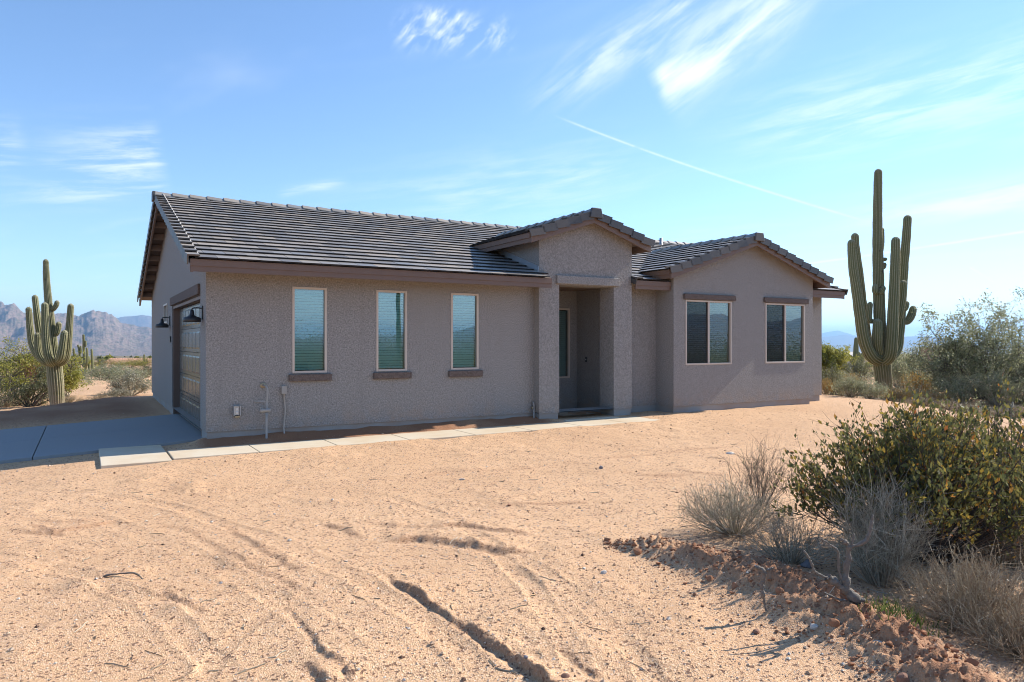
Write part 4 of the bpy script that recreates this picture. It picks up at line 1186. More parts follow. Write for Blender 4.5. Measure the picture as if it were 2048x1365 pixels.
def shrub_mesh(name, h, w, n_stem, n_twig, n_leaf, leaf, aspect, lm, sm, rise=0.6, up=0.2, clump=0.05, stem_r=0.012):
    P, R = stems(n_stem, h, w / 2, stem_r, 6, 0.08, rise=rise)
    T, TR = twigs(P, n_twig, 0.28 * h, stem_r * 0.35)
    C, d = along(np.concatenate([P[:, 2:], T[:, :4]]) if False else T, n_leaf, 0.2)
    C = C + rng.normal(size=C.shape) * clump; C[:, 2] = np.maximum(C[:, 2], 0.02)
    V, Q, Mi = join([(*tubes_mesh(P, R, 4), 0), (*tubes_mesh(T, TR, 3), 0), (*leaves_mesh(C, leaf, aspect, up), 1)])
    me = fast_mesh(name, V, Q, matidx=Mi); me.materials.append(sm); me.materials.append(lm)
    return me


def plant(name, label, cat, loc, parts, group=None, rz=0.0):
    r_ = empty(name, loc, rz); tag(r_, label, cat, group)
    for pn, me, mats in parts:
        link(pn, me, r_, mats)
    return r_


# ------------------------------------------------------------------ saguaros
def smooth_path(pts, n_):
    P = np.array(pts, float); m = len(P); ext = np.vstack([2 * P[0] - P[1], P, 2 * P[-1] - P[-2]])
    out = []
    for t_ in np.linspace(0, m - 1, n_):
        i = min(int(t_), m - 2); f = t_ - i; a, b, c, d = ext[i:i + 4]
        out.append(0.5 * (2 * b + (c - a) * f + (2 * a - 5 * b + 4 * c - d) * f * f + (3 * b - a - 3 * c + d) * f ** 3))
    return np.array(out)


def cactus_limb(name, P, R, ribs, parent, woody=None, base_loc=None, spiny=False, straw=1.0):
    """a ribbed, round-tipped column along P"""
    n_ = 56 if len(P) > 4 else 34
    D = smooth_path(np.column_stack([P, R]), 160)
    L = np.concatenate([[0], np.cumsum(np.linalg.norm(np.diff(D[:, :3], axis=0), axis=1))]); cap = D[-1, 3] * 1.15
    Ls = np.concatenate([np.linspace(0, L[-1] - cap, n_ - 12, endpoint=False), L[-1] - cap * np.cos(np.linspace(0, math.pi / 2, 12))])
    D = np.column_stack([np.interp(Ls, L, D[:, k]) for k in range(4)]); P, R = D[:, :3], D[:, 3].copy()
    L = np.concatenate([[0], np.cumsum(np.linalg.norm(np.diff(P, axis=0), axis=1))]); rt = R[-1]
    left = L[-1] - L
    R = R * np.sqrt(np.clip(1 - (1 - np.clip(left / (rt * 1.15), 0, 1)) ** 2, 0.0009, 1))
    R *= 1 + 0.018 * np.sin(L / 0.11 + rng.uniform(0, 6)) + 0.010 * rng.normal(size=n_) * (left > rt)
    d = np.gradient(P, axis=0); d /= np.linalg.norm(d, axis=1, keepdims=True)
    a = np.cross(d[0], [0.3, 1, 0.1]); fr_ = []
    for i in range(n_):
        a = a - d[i] * (a @ d[i]); a /= np.linalg.norm(a); fr_.append((a, np.cross(d[i], a)))
    seg = ribs * 4; th = np.arange(seg) * 2 * math.pi / seg
    ph = np.abs(np.cos(th * ribs / 2)); prof = 1 - 0.22 * (1 - ph); cre = np.clip((ph - 0.72) / 0.25, 0, 1)
    V = np.concatenate([P[i] + R[i] * prof[:, None] * (np.cos(th)[:, None] * fr_[i][0] + np.sin(th)[:, None] * fr_[i][1]) for i in range(n_)])
    idx_ = np.arange(n_ * seg).reshape(n_, seg); nx = np.roll(idx_, -1, axis=1)
    Q = np.stack([idx_[:-1], nx[:-1], nx[1:], idx_[1:]], -1).reshape(-1, 4)
    tipc = np.repeat(np.clip(1 - left / (rt * 0.9), 0, 1), seg) * 0.8
    wd_ = np.repeat(np.zeros(n_) if woody is None else np.clip(1 - (P[:, 2] - P[0, 2]) / woody, 0, 1), seg)
    me = fast_mesh(name, V - np.array(base_loc), Q, True, {'crest': np.maximum(np.tile(cre, n_), tipc) * straw, 'woody': wd_})
    limb = link(name, me, parent, [M['saguaro']])
    if spiny:
        na_ = int(L[-1] / 0.055); lp = np.linspace(0.05, L[-1] - 0.005, na_); ks = np.arange(ribs) * 2 * math.pi / ribs
        ip = lambda arr: np.column_stack([np.interp(lp, L, arr[:, k]) for k in range(3)])
        A0, B0_ = ip(np.array([f_[0] for f_ in fr_])), ip(np.array([f_[1] for f_ in fr_])); c0 = ip(P); rr0 = np.interp(lp, L, R)
        nrm = (np.cos(ks)[None, :, None] * A0[:, None] + np.sin(ks)[None, :, None] * B0_[:, None])
        pos_ = (c0[:, None] + nrm * rr0[:, None, None]).reshape(-1, 3); nrm = nrm.reshape(-1, 3)
        pos_ = np.repeat(pos_, 3, 0); nrm = np.repeat(nrm, 3, 0)
        dr = nrm + rng.normal(size=nrm.shape) * 0.75; dr /= np.linalg.norm(dr, axis=1, keepdims=True)
        ln = rng.uniform(0.018, 0.042, len(dr))[:, None]; sd = np.cross(dr, rng.normal(size=dr.shape)); sd /= np.linalg.norm(sd, axis=1, keepdims=True)
        Vs = np.stack([pos_ - sd * 0.0016, pos_ + sd * 0.0016, pos_ + dr * ln + sd * 0.0006, pos_ + dr * ln - sd * 0.0006], 1).reshape(-1, 3)
        tag(link('spines', fast_mesh('spines', Vs - np.array(base_loc), np.arange(len(Vs)).reshape(-1, 4)), limb, [M['spine']]), kind='stuff')
    return limb


def saguaro(label, depth, trunk, arms, ribs=18, group=None, woody=1.2, zbase=None, arm_ribs=14):
    """limbs given as (photo px x, px y, px width, offset in depth), at the plant's own distance"""
    b0 = at(trunk[0][0], trunk[0][1], depth); zb = gz(b0[0], b0[1]) if zbase is None else zbase
    base = np.array([b0[0], b0[1], zb])
    r_ = empty('saguaro_cactus', base); tag(r_, label, 'cactus', group)
    conv = lambda seq: (np.array([at(q[0], q[1], depth + (q[3] if len(q) > 3 else 0)) for q in seq]), np.array([q[2] * 0.5 * depth / F_PX for q in seq]))
    P, R = conv(trunk); P = np.vstack([[P[0][0], P[0][1], zb - 0.15], P]); R = np.concatenate([[R[0]], R])
    cactus_limb('trunk', P, R, ribs, r_, woody, base, depth < 30, 1.0 if depth < 40 else 0.15)
    for a in arms:
        P, R = conv(a); cactus_limb('arm', P, R, arm_ribs if R.max() > 0.12 else 11, r_, None, base, depth < 30, 1.0 if depth < 40 else 0.15)
    return r_


zx = lambda X, Y: (1640 + X / 2.625, 320 + Y / 2.625)


def zl_(seq): return [(*zx(a, b), w / 2.625, *(d,)) for a, b, w, d in seq]


saguaro('tall saguaro with many upright arms standing right of the house', 27.0,
        zl_([(338, 1215, 80, 0), (330, 1120, 84, 0), (322, 1050, 86, 0), (318, 960, 62, 0), (312, 800, 58, 0), (306, 600, 54, 0), (302, 380, 48, 0), (304, 150, 42, 0), (306, 48, 38, 0)]),
        [zl_([(318, 1060, 58, -.10), (268, 1030, 62, -.32), (232, 950, 60, -.42), (212, 830, 56, -.45), (192, 690, 50, -.45), (172, 560, 44, -.45), (164, 418, 40, -.45)]),
         zl_([(312, 1050, 48, .10), (252, 960, 52, .35), (228, 800, 46, .42), (206, 600, 42, .42), (190, 480, 40, .42), (182, 384, 38, .42)]),
         zl_([(332, 1062, 54, -.15), (366, 1030, 60, -.36), (377, 940, 58, -.42), (384, 800, 54, -.42), (392, 620, 50, -.42), (398, 404, 42, -.42)]),
         zl_([(345, 1050, 48, .10), (398, 1005, 54, .32), (416, 900, 52, .40), (428, 740, 48, .40), (440, 560, 46, .40), (452, 420, 44, .40), (461, 290, 40, .40)]),
         zl_([(402, 860, 34, .15), (418, 800, 42, .05), (430, 720, 44, .02), (438, 632, 38, .02)]),
         zl_([(436, 790, 20, .30), (448, 778, 30, .25), (458, 742, 28, .25)]),
         zl_([(430, 850, 22, .35), (460, 848, 36, .35), (482, 810, 40, .35), (492, 766, 34, .35)]),
         zl_([(285, 850, 22, 0), (258, 840, 30, 0), (258, 790, 32, 0), (265, 746, 28, 0)]),
         zl_([(312, 1020, 44, -.2), (300, 960, 52, -.32), (302, 900, 50, -.36), (302, 834, 42, -.36)]),
         zl_([(300, 1000, 30, .1), (274, 965, 34, .15), (272, 928, 28, .15)]),
         zl_([(300, 700, 20, -.2), (290, 690, 30, -.27), (290, 652, 28, -.27)]),
         zl_([(308, 700, 18, -.2), (325, 690, 28, -.25), (336, 662, 24, -.25)]),
         zl_([(315, 560, 18, 0), (332, 565, 24, 0), (341, 540, 20, 0)]),
         zl_([(318, 525, 14, 0), (336, 524, 20, 0), (352, 520, 18, 0)]),
         zl_([(322, 480, 20, .2), (326, 430, 24, .25), (325, 356, 22, .25)])], 20)
z2 = lambda X, Y: (X / 3.102, 500 + Y / 3.102)


def z2_(seq): return [(*z2(a, b), w / 3.102, d) for a, b, w, d in seq]


saguaro('large pale green saguaro with thick upright arms left of the driveway', 22.6,
        z2_([(356, 990, 72, 0), (350, 880, 84, 0), (340, 760, 88, 0), (336, 690, 82, 0), (330, 620, 58, 0), (318, 500, 52, 0), (303, 350, 44, 0), (290, 200, 38, 0), (284, 58, 30, 0)]),
        [z2_([(318, 700, 44, .05), (255, 672, 50, .1), (206, 600, 46, .1), (188, 500, 40, .1), (177, 354, 34, .1)]),
         z2_([(318, 690, 40, .2), (270, 640, 46, .4), (250, 540, 44, .45), (232, 420, 40, .45), (215, 280, 34, .45)]),
         z2_([(322, 708, 40, -.1), (272, 690, 48, -.25), (240, 630, 44, -.3), (232, 514, 34, -.3)]),
         z2_([(330, 712, 44, -.25), (308, 680, 54, -.42), (290, 600, 50, -.46), (282, 460, 44, -.46), (277, 326, 36, -.46)]),
         z2_([(355, 705, 42, -.05), (392, 690, 50, -.1), (416, 630, 46, -.12), (428, 500, 40, -.12), (440, 334, 34, -.12)]),
         z2_([(352, 690, 36, -.3), (374, 670, 46, -.42), (388, 600, 44, -.46), (402, 498, 36, -.46)]),
         z2_([(332, 530, 22, 0), (350, 520, 32, 0), (360, 490, 34, 0), (366, 446, 30, 0)]),
         z2_([(308, 372, 18, 0), (328, 370, 28, 0), (348, 345, 30, 0), (357, 314, 26, 0)]),
         z2_([(345, 660, 24, .3), (355, 640, 30, .35), (354, 612, 24, .35)])], 18, woody=1.6)
saguaro('small dark branching saguaro in middle distance between left cactus and house', 58.0,
        z2_([(548, 808, 30, 0), (545, 770, 30, 0), (532, 735, 22, 0), (522, 640, 17, 0), (518, 524, 14, 0)]),
        [z2_([(540, 770, 18, 0), (495, 745, 17, 0), (468, 690, 15, 0), (456, 610, 13, 0)]),
         z2_([(532, 740, 16, .6), (508, 700, 15, .8), (494, 640, 13, .8), (484, 588, 12, .8)]),
         z2_([(496, 645, 9, .8), (504, 630, 11, .8), (500, 596, 11, .8)]),
         z2_([(530, 735, 14, -.6), (540, 700, 14, -.8), (541, 640, 12, -.8), (538, 606, 12, -.8)]),
         z2_([(520, 600, 8, 0), (531, 595, 11, 0), (531, 562, 10, 0)]),
         z2_([(545, 765, 16, 0), (572, 748, 15, 0), (572, 690, 13, 0), (568, 614, 13, 0)]),
         z2_([(542, 760, 12, .4), (552, 740, 13, .5), (550, 660, 12, .5)]),
         z2_([(550, 770, 14, -.5), (590, 760, 15, -.6), (602, 735, 12, -.6)])], 12, arm_ribs=11)
saguaro('small dark saguaro with stubby arms far behind the tall saguaro', 52.0,
        zl_([(190, 1105, 30, 0), (188, 1050, 30, 0), (189, 990, 26, 0), (190, 932, 17, 0)]),
        [zl_([(185, 1080, 18, 0), (164, 1055, 20, 0), (160, 1024, 16, 0)]), zl_([(195, 1080, 18, 0), (218, 1060, 20, 0), (220, 1014, 18, 0)]),
         zl_([(192, 1075, 14, -.5), (203, 1050, 18, -.6), (203, 1008, 16, -.6)]), zl_([(195, 1100, 12, .3), (235, 1090, 14, .4), (248, 1062, 12, .4)])], 12, arm_ribs=11)
saguaro('tiny distant saguaro in front of the long red tiled roof', 95.0,
        [(288.5, 738, 4, 0), (288.5, 725, 4, 0), (288.5, 709, 3.2, 0)], [[(289, 730, 2.4, 0), (292.5, 727, 2.6, 0), (293, 718, 2.4, 0)]], 11, arm_ribs=9)
# the saguaro across the road that the middle garage window mirrors
pv = at(797, 640, 52); rs = saguaro('lone straight saguaro across from the house, mirrored in middle garage window', 52.0,
        [(797, 720, 9, 0), (797, 680, 9.5, 0), (796, 620, 9, 0), (797, 588, 8, 0)], [], 14)
rs.location = (pv[0], 0.1 - pv[1], gz(pv[0], -pv[1])); rs.scale = (1, -1, 1)

# ------------------------------------------------------------------ foreground plants
gx0, gy0, gz0 = ghit(1850, 1118)
P, R = stems(150, 1.22, 1.02, 0.011, 7, 0.16, bend=0.30, rise=0.50)
T, TR = twigs(P, 2600, 0.28, 0.0028, 5, 0.32)
C, d = along(T, 18500, 0.12); C2, d2 = along(P, 2500, 0.55)
C = np.concatenate([C, C2]); d = np.concatenate([d, d2]); C += rng.normal(size=C.shape) * 0.012
keepm = C[:, 2] > 0.27 + 0.2 * rng.uniform(size=len(C))
C, d = C[keepm], d[keepm]
v, q, mi = join([(*tubes_mesh(P, R, 5), 0), (*tubes_mesh(T, TR, 3), 0)])
st = fast_mesh('stems', v, q, True)
lf = fast_mesh('foliage', *leaves_mesh(C, 0.042, 0.52, 0.8, d))
jb = plant('jojoba_bush', 'big leathery green and yellow leaved bush in right foreground', 'bush', (gx0, gy0, gz0), [('stem', st, [M['twig_dark']]), ('foliage', lf, [M['jojoba']])])
# its neighbour behind, running out of the frame to the right
gx1, gy1, gz1 = ghit(2010, 1075)
P, R = stems(110, 1.15, 0.95, 0.011, 7, 0.16, bend=0.30, rise=0.5)
T, TR = twigs(P, 1900, 0.28, 0.0028, 5, 0.32)
C, d = along(T, 9500, 0.15); C += rng.normal(size=C.shape) * 0.012
keepm = C[:, 2] > 0.27 + 0.2 * rng.uniform(size=len(C)); C, d = C[keepm], d[keepm]
v, q, mi = join([(*tubes_mesh(P, R, 5), 0), (*tubes_mesh(T, TR, 3), 0)])
plant('jojoba_bush', 'leathery leaved bush at right edge, behind the big foreground bush', 'bush', (gx1, gy1, gz1),
      [('stem', fast_mesh('stems', v, q, True), [M['twig_dark']]), ('foliage', fast_mesh('foliage', *leaves_mesh(C, 0.042, 0.52, 0.8, d)), [M['jojoba']])])


def twig_bush(label, px, py, h, w, n_stem, n_twig, mat, r=0.0022, rise=0.45, leafy=0, leafmat_=None, lean=0.0):
    x, y, z = ghit(px, py)
    P, R = stems(n_stem, h, w / 2, r * 1.6, 6, 0.09, lean=lean, bend=0.35, rise=rise)
    T, TR = twigs(P, n_twig, 0.30 * h, r, 4, 0.2, spreadv=0.6)
    v, q, mi = join([(*tubes_mesh(P, R, 3), 0), (*tubes_mesh(T, TR, 3), 0)])
    parts = [('stem', fast_mesh('stem', v, q), [mat])]
    if leafy:
        C, d = along(T, leafy, 0.1); parts.append(('foliage', fast_mesh('foliage', *leaves_mesh(C, 0.012, 0.6, 0.2)), [leafmat_]))
    return plant('dry_bush', label, 'bush', (x, y, z), parts)


twig_bush('grey leafless twiggy bush at top of the red dirt bank', 1470, 1068, 0.46, 1.10, 230, 1900, M['twig_grey'], 0.0017, 0.5, 1400, M['leaf_greygreen'])
twig_bush('dark low twiggy bush between grey bush and dead branch', 1580, 1125, 0.40, 0.75, 130, 900, M['twig_grey'], 0.0016, 0.5, 700, M['leaf_olive'])
twig_bush('sparse taller twig bush behind the grey leafless bush', 1520, 1010, 0.62, 0.75, 70, 620, M['twig_dark'], 0.0016, 0.7, 500, M['leaf_greygreen'])
twig_bush('tangled brown dry bush beside upright dead branch', 1765, 1170, 0.70, 0.66, 230, 1700, M['twig_grey'], 0.0017, 0.75, 900, M['leaf_tan'])
twig_bush('tan dry grass-like bush in lower right corner', 1955, 1255, 0.45, 1.0, 360, 2200, M['twig_tan'], 0.0016, 0.35, 2600, M['leaf_tan'])
twig_bush('dead brown twig clump at right edge beneath the big bush', 2010, 1130, 0.40, 0.55, 220, 900, M['twig_tan'], 0.0020, 0.5, 500, M['leaf_tan'])
twig_bush('second tan dry bush at bottom right edge', 2050, 1310, 0.32, 0.8, 320, 1500, M['twig_tan'], 0.0018, 0.35, 1500, M['leaf_tan'])

# fresh grass between the dry bushes
nb = 190
cx_, cy_, _ = ghit(1768, 1225); ex_, ey_, _ = ghit(1835, 1262)
t_ = rng.uniform(-0.15, 1.1, nb); bx_ = cx_ + (ex_ - cx_) * t_ + rng.normal(size=nb) * 0.10; by_ = cy_ + (ey_ - cy_) * t_ + rng.normal(size=nb) * 0.07
bz_, _ = ground_h(bx_, by_)
B0 = np.stack([bx_, by_, bz_], -1); dirv = rng.normal(size=(nb, 3)) * 0.35; dirv[:, 2] = 1; L_ = rng.uniform(0.03, 0.12, nb)[:, None]
side = np.cross(dirv, rng.normal(size=(nb, 3))); side /= np.linalg.norm(side, axis=1, keepdims=True); side *= 0.0032
T1 = B0 + dirv * L_; Mx = B0 + dirv * L_ * 0.5 + rng.normal(size=(nb, 3)) * 0.006
V = np.stack([B0 - side, B0 + side, Mx + side * 0.8, Mx - side * 0.8, T1], 1)
i5 = (np.arange(nb) * 5)[:, None]
Q = np.concatenate([i5 + np.array([0, 1, 2, 3]), i5 + np.array([3, 2, 4, 4])])
gm = bpy.data.meshes.new('grass'); gm.from_pydata(V.reshape(-1, 3).tolist(), [], [tuple(r_[:4]) if r_[2] != r_[3] else tuple(r_[:3]) for r_ in Q.tolist()]); gm.update()
tag(link('grass', gm, None, [M['grass']]), 'patch of fresh green grass among the dry bushes', 'grass', kind='stuff')


# dead wood: a weathered upright branch on a fallen log, and a root standing in the berm
def wood(label, name, segs, base_px):
    x, y, z = ghit(*base_px); dep = float((np.array([x, y, z]) - CAM) @ FWD)
    r_ = empty(name, (x, y, z)); tag(r_, label, 'dead wood')
    for nm, pts in segs:
        P = [tuple(at(a, b, dep + (c[1] if isinstance(c, tuple) else 0)) - np.array([x, y, z])) for a, b, c in pts]
        rad_ = [(c[0] if isinstance(c, tuple) else c) * 0.38 * dep / F_PX for _, _, c in pts]
        D = smooth_path(np.column_stack([np.array(P), rad_]), 5 * len(P))
        rr_ = np.clip(D[:, 3] * (1 + 0.22 * rng.normal(size=len(D))), 0.002, 1)
        D[:, :3] += rng.normal(size=(len(D), 3)) * rr_[:, None] * 0.16
        MB().tube([tuple(p_) for p_ in D[:, :3]], [float(q_) for q_ in rr_], 9).build(nm, M['deadwood'], r_, True)
    return r_


wood('grey weathered dead branch standing on a fallen log by dry bushes', 'dead_branch',
     [('log', [(1655, 1155, 18), (1690, 1180, 24), (1715, 1202, 22), (1725, 1210, 14)]),
      ('branch', [(1690, 1185, 20), (1694, 1140, 15), (1698, 1100, 13), (1692, 1085, 11), (1682, 1080, 8)]),
      ('branch', [(1698, 1100, 10), (1704, 1090, 7), (1708, 1068, 4)]),
      ('branch', [(1690, 1175, 9), (1678, 1140, 7), (1676, 1105, 7), (1660, 1090, 6), (1642, 1078, 4)]),
      ('branch', [(1664, 1160, 9), (1640, 1150, 8), (1628, 1142, 7), (1620, 1120, 6), (1608, 1102, 4)]),
      ('branch', [(1648, 1186, 5), (1680, 1200, 7), (1708, 1208, 8), (1726, 1214, 7)]),
      ('branch', [(1700, 1095, 8), (1720, 1088, 8), (1736, 1075, 9), (1742, 1050, 7), (1746, 1030, 4)])], (1700, 1205))
wood('pale twisted root standing in the red dirt bank', 'dead_root',
     [('root', [(1532, 1222, 5), (1528, 1200, 8), (1524, 1175, 10), (1528, 1150, 11), (1522, 1138, 12), (1512, 1136, 8)]),
      ('root', [(1524, 1144, 9), (1536, 1140, 7), (1545, 1136, 4)])], (1532, 1222))
wood('thin dark bent stick lying on sandy yard at left', 'stick', [('stick', [(192, 1158, 2.5), (220, 1150, 4), (262, 1146, 5), (276, 1150, 5), (287, 1160, 4)])], (240, 1152))


# broken twigs scattered over the yard
nl = 150
rr_ = np.exp(rng.uniform(math.log(3.4), math.log(13), nl)); aa_ = rng.uniform(-36, 36, nl) * math.pi / 180
lx = CAM[0] + rr_ * np.cos(fa - aa_); ly = CAM[1] + rr_ * np.sin(fa - aa_); m_ = ~((lx > -1.7) & (ly > -1.5)); lx, ly = lx[m_], ly[m_]
la = rng.uniform(0, 6.28, len(lx)); ll = rng.uniform(0.03, 0.16, len(lx)); tt_ = np.linspace(-0.5, 0.5, 4)
PX = lx[:, None] + np.cos(la)[:, None] * ll[:, None] * tt_ + rng.normal(size=(len(lx), 4)) * 0.006
PY = ly[:, None] + np.sin(la)[:, None] * ll[:, None] * tt_ + rng.normal(size=(len(lx), 4)) * 0.006
PZ = ground_h(PX.ravel(), PY.ravel())[0].reshape(PX.shape) + 0.004
v, q = tubes_mesh(np.stack([PX, PY, PZ], -1), np.full(PX.shape, 1.0) * rng.uniform(0.0015, 0.0038, (len(lx), 1)), 4)
tag(link('twig_litter', fast_mesh('twig_litter', v, q), None, [M['twig_grey']]), 'small broken twigs littering the sandy yard', 'litter', kind='stuff')


# stones and clods one can pick out
def rock_mesh(seed, sub=2, jag=0.30):
    import bmesh
    r2 = np.random.default_rng(seed); bm = bmesh.new(); bmesh.ops.create_icosphere(bm, subdivisions=sub, radius=1.0)
    pl = r2.normal(size=(9, 3)); pl /= np.linalg.norm(pl, axis=1, keepdims=True); of = r2.uniform(0.55, 0.95, 9)
    for v_ in bm.verts:
        p = np.array(v_.co)
        for n_, o_ in zip(pl, of):
            e_ = p @ n_ - o_
            if e_ > 0: p = p - n_ * e_ * 0.9
        v_.co = p * (1 + jag * 0.12 * r2.normal())
    me = bpy.data.meshes.new('rock'); bm.to_mesh(me); bm.free(); return me


ROCKS = [rock_mesh(k) for k in range(6)]


def rock(px, py, wpx, mat, label, group=None, flat=0.6, name='rock'):
    x, y, z = ghit(px, py); dep = float((np.array([x, y, z]) - CAM) @ FWD); r_ = wpx * 0.5 * dep / F_PX
    me = ROCKS[random.randrange(6)].copy(); me.name = name; me.materials.append(mat)
    o = bpy.data.objects.new(name, me); COL.objects.link(o); o.location = (x, y, z + r_ * flat * 0.35)
    o.scale = (r_, r_ * random.uniform(0.7, 1.0), r_ * flat); o.rotation_euler = (random.uniform(-.3, .3), random.uniform(-.3, .3), random.uniform(0, 6.28))
    return tag(o, label, 'rock', group)


rock(1208, 1147, 15, M['rock_pale'], 'small rounded white stone in the middle of the yard')
rock(1513, 1266, 22, M['rock_brown'], 'flat reddish brown rock below the dirt bank')
rock(1628, 1240, 20, M['rock_pale'], 'angular pale tan stone on the face of the dirt bank', flat=0.8)
rock(1612, 1135, 30, M['rock_grey'], 'rounded grey boulder half hidden behind the fallen log', flat=0.9)
rock(1806, 1348, 34, M['rock_brown'], 'large red brown rock at the bottom of the dirt bank', flat=0.9)
rock(1752, 1285, 26, M['rock_pale'], 'flat pinkish stone slab low on the dirt bank', flat=0.35)
rock(1052, 1320, 13, M['rock_grey'], 'dark grey stone in the deep wheel rut')
rock(1130, 1355, 20, M['rock_brown'], 'brown stone at bottom edge beside the deep rut')
rock(1202, 938, 9, M['rock_grey'], 'grey stone standing upright near middle of yard', flat=1.1)
rock(924, 960, 14, M['rock_pale'], 'flat pale grey stone left of yard centre', flat=0.3)
rock(1460, 908, 16, M['rock_pale'], 'flat pale stone chip above the grey twiggy bush', flat=0.4)
rock(1018, 1012, 11, M['rock_brown'], 'rusty stone at the start of a shallow tyre track')
rock(692, 1124, 10, M['rock_pale'], 'tiny white stone chip left of the dug bank', flat=0.4)
rock(1168, 1138, 8, M['rock_pale'], 'tiny pale pebble left of the rounded white stone')
rock(1668, 1256, 24, M['clod'], 'rounded red soil lump on the lower dirt bank', flat=0.9)
rock(1560, 1185, 22, M['clod'], 'red soil lump right of the pale root', flat=0.9)
rock(1275, 1106, 18, M['clod'], 'red soil lump at upper end of the dirt bank', flat=0.9)
rock(1420, 1158, 16, M['clod'], 'red soil lump midway along the dirt bank', flat=0.9)
n = 1500
kk = rng.uniform(0, 1, n); bp = np.array(BERM); ii = kk * (len(bp) - 1.001); j = ii.astype(int); f = (ii - j)[:, None]
pc = bp[j] * (1 - f) + bp[j + 1] * f; wv_ = np.interp(kk, np.linspace(0, 1, len(BERM)), BERM_W)
pc = pc + rng.normal(size=(n, 2)) * wv_[:, None] * 0.55
cz_, _ = ground_h(pc[:, 0], pc[:, 1]); cs_ = np.clip(rng.lognormal(math.log(0.0075), 0.55, n), 0.0035, 0.034)
cl_me = []
icv = np.array([v_.co[:] for v_ in rock_mesh(3, 1, 1.0).vertices]); icf = np.array([p_.vertices[:] for p_ in rock_mesh(3, 1, 1.0).polygons])
V = (icv[None] * rng.uniform(0.5, 1.35, (n, len(icv), 1)) * np.array([1, 1, 0.7]) * cs_[:, None, None]); V = V + np.column_stack([pc, cz_ + cs_ * 0.3])[:, None]
Q = (icf[None] + (np.arange(n) * len(icv))[:, None, None]).reshape(-1, 3)
tag(link('soil_clods', fast_mesh('soil_clods', V.reshape(-1, 3), Q), None, [M['clod']]), 'crumbled red soil clods along the dirt bank', 'soil', kind='stuff')

# ------------------------------------------------------------------ shrubs and trees of the middle distance
KINDS = {
    'olive': [shrub_mesh('shrub_olive', 1.6, 2.2, 40, 420, 6500, 0.050, 0.5, M['leaf_olive'], M['twig_dark'], clump=0.06) for _ in range(2)],
    'green': [shrub_mesh('shrub_green', 1.8, 2.4, 34, 420, 6500, 0.048, 0.45, M['leaf_yellowgreen'], M['twig_dark'], clump=0.07) for _ in range(2)],
    'grey': [shrub_mesh('shrub_grey', 1.0, 1.7, 60, 420, 6000, 0.042, 0.55, M['leaf_greygreen'], M['twig_grey'], clump=0.04) for _ in range(2)],
    'pale': [shrub_mesh('shrub_pale', 0.8, 1.6, 60, 420, 6500, 0.038, 0.6, M['leaf_pale'], M['twig_grey'], rise=0.45, clump=0.03) for _ in range(2)],
    'gold': [shrub_mesh('shrub_gold', 0.8, 1.3, 60, 360, 4500, 0.032, 0.5, M['leaf_gold'], M['twig_tan'], clump=0.04)],
    'tan': [shrub_mesh('shrub_tan', 0.55, 1.5, 120, 600, 4500, 0.030, 0.3, M['leaf_tan'], M['twig_tan'], rise=0.4, clump=0.03)],
}
BASE = {'olive': (1.6, 2.2), 'green': (1.8, 2.4), 'grey': (1.0, 1.7), 'pale': (0.8, 1.6), 'gold': (0.8, 1.3), 'tan': (0.55, 1.5)}
_cnt = {}


def shrub(kind, px, depth, hpx, wpx, label, group=None, name='desert_shrub'):
    """px: photo column of its foot; hpx, wpx its height and width in photo pixels at that depth"""
    p = at(px, 700, depth); z = gz(p[0], p[1], False); k_ = _cnt.get(kind, 0); _cnt[kind] = k_ + 1
    me = KINDS[kind][k_ % len(KINDS[kind])]
    o = link(name, me); o.location = (p[0], p[1], z - 0.03); s_ = depth / F_PX
    o.scale = (wpx * s_ / BASE[kind][1], wpx * s_ / BASE[kind][1] * random.uniform(0.85, 1.1), hpx * s_ / BASE[kind][0])
    o.rotation_euler = (0, 0, random.uniform(0, 6.28))
    return tag(o, label, 'shrub', group)


# palo verde beside the left saguaro: forking grey limbs under loose yellow-green foliage
def tree(label, name, px, depth, hpx, wpx, nst, ntw, nlf, leaf, lm, sm, stem_r=0.035, rise=0.6, lean=0.0, up=0.1, clump=0.08):
    p = at(px, 700, depth); z = gz(p[0], p[1], False); s_ = depth / F_PX; h, w = hpx * s_, wpx * s_
    P, R = stems(nst, h * 0.92, w / 2 * 0.9, stem_r, 8, 0.12, lean=lean, bend=0.30, rise=rise)
    P += np.cumsum(rng.normal(size=P.shape) * 0.05, axis=1) * np.linspace(0, 1, 8)[None, :, None]
    T, TR = twigs(P, ntw, 0.26 * h, stem_r * 0.28, 5, 0.35, spreadv=0.9)
    T2, TR2 = twigs(T, int(ntw * 1.4), 0.16 * h, stem_r * 0.12, 3, 0.3)
    C, d = along(np.concatenate([T2]), nlf, 0.1); C = C + rng.normal(size=C.shape) * clump; C[:, 2] = np.maximum(C[:, 2], 0.05)
    v, q, mi = join([(*tubes_mesh(P, R, 6), 0), (*tubes_mesh(T, TR, 4), 0), (*tubes_mesh(T2, TR2, 3), 0)])
    return plant(name, label, 'tree', (p[0], p[1], z - 0.03), [('trunk', fast_mesh('trunk', v, q, True), [sm]), ('crown', fast_mesh('crown', *leaves_mesh(C, leaf, 0.5, up)), [lm])])


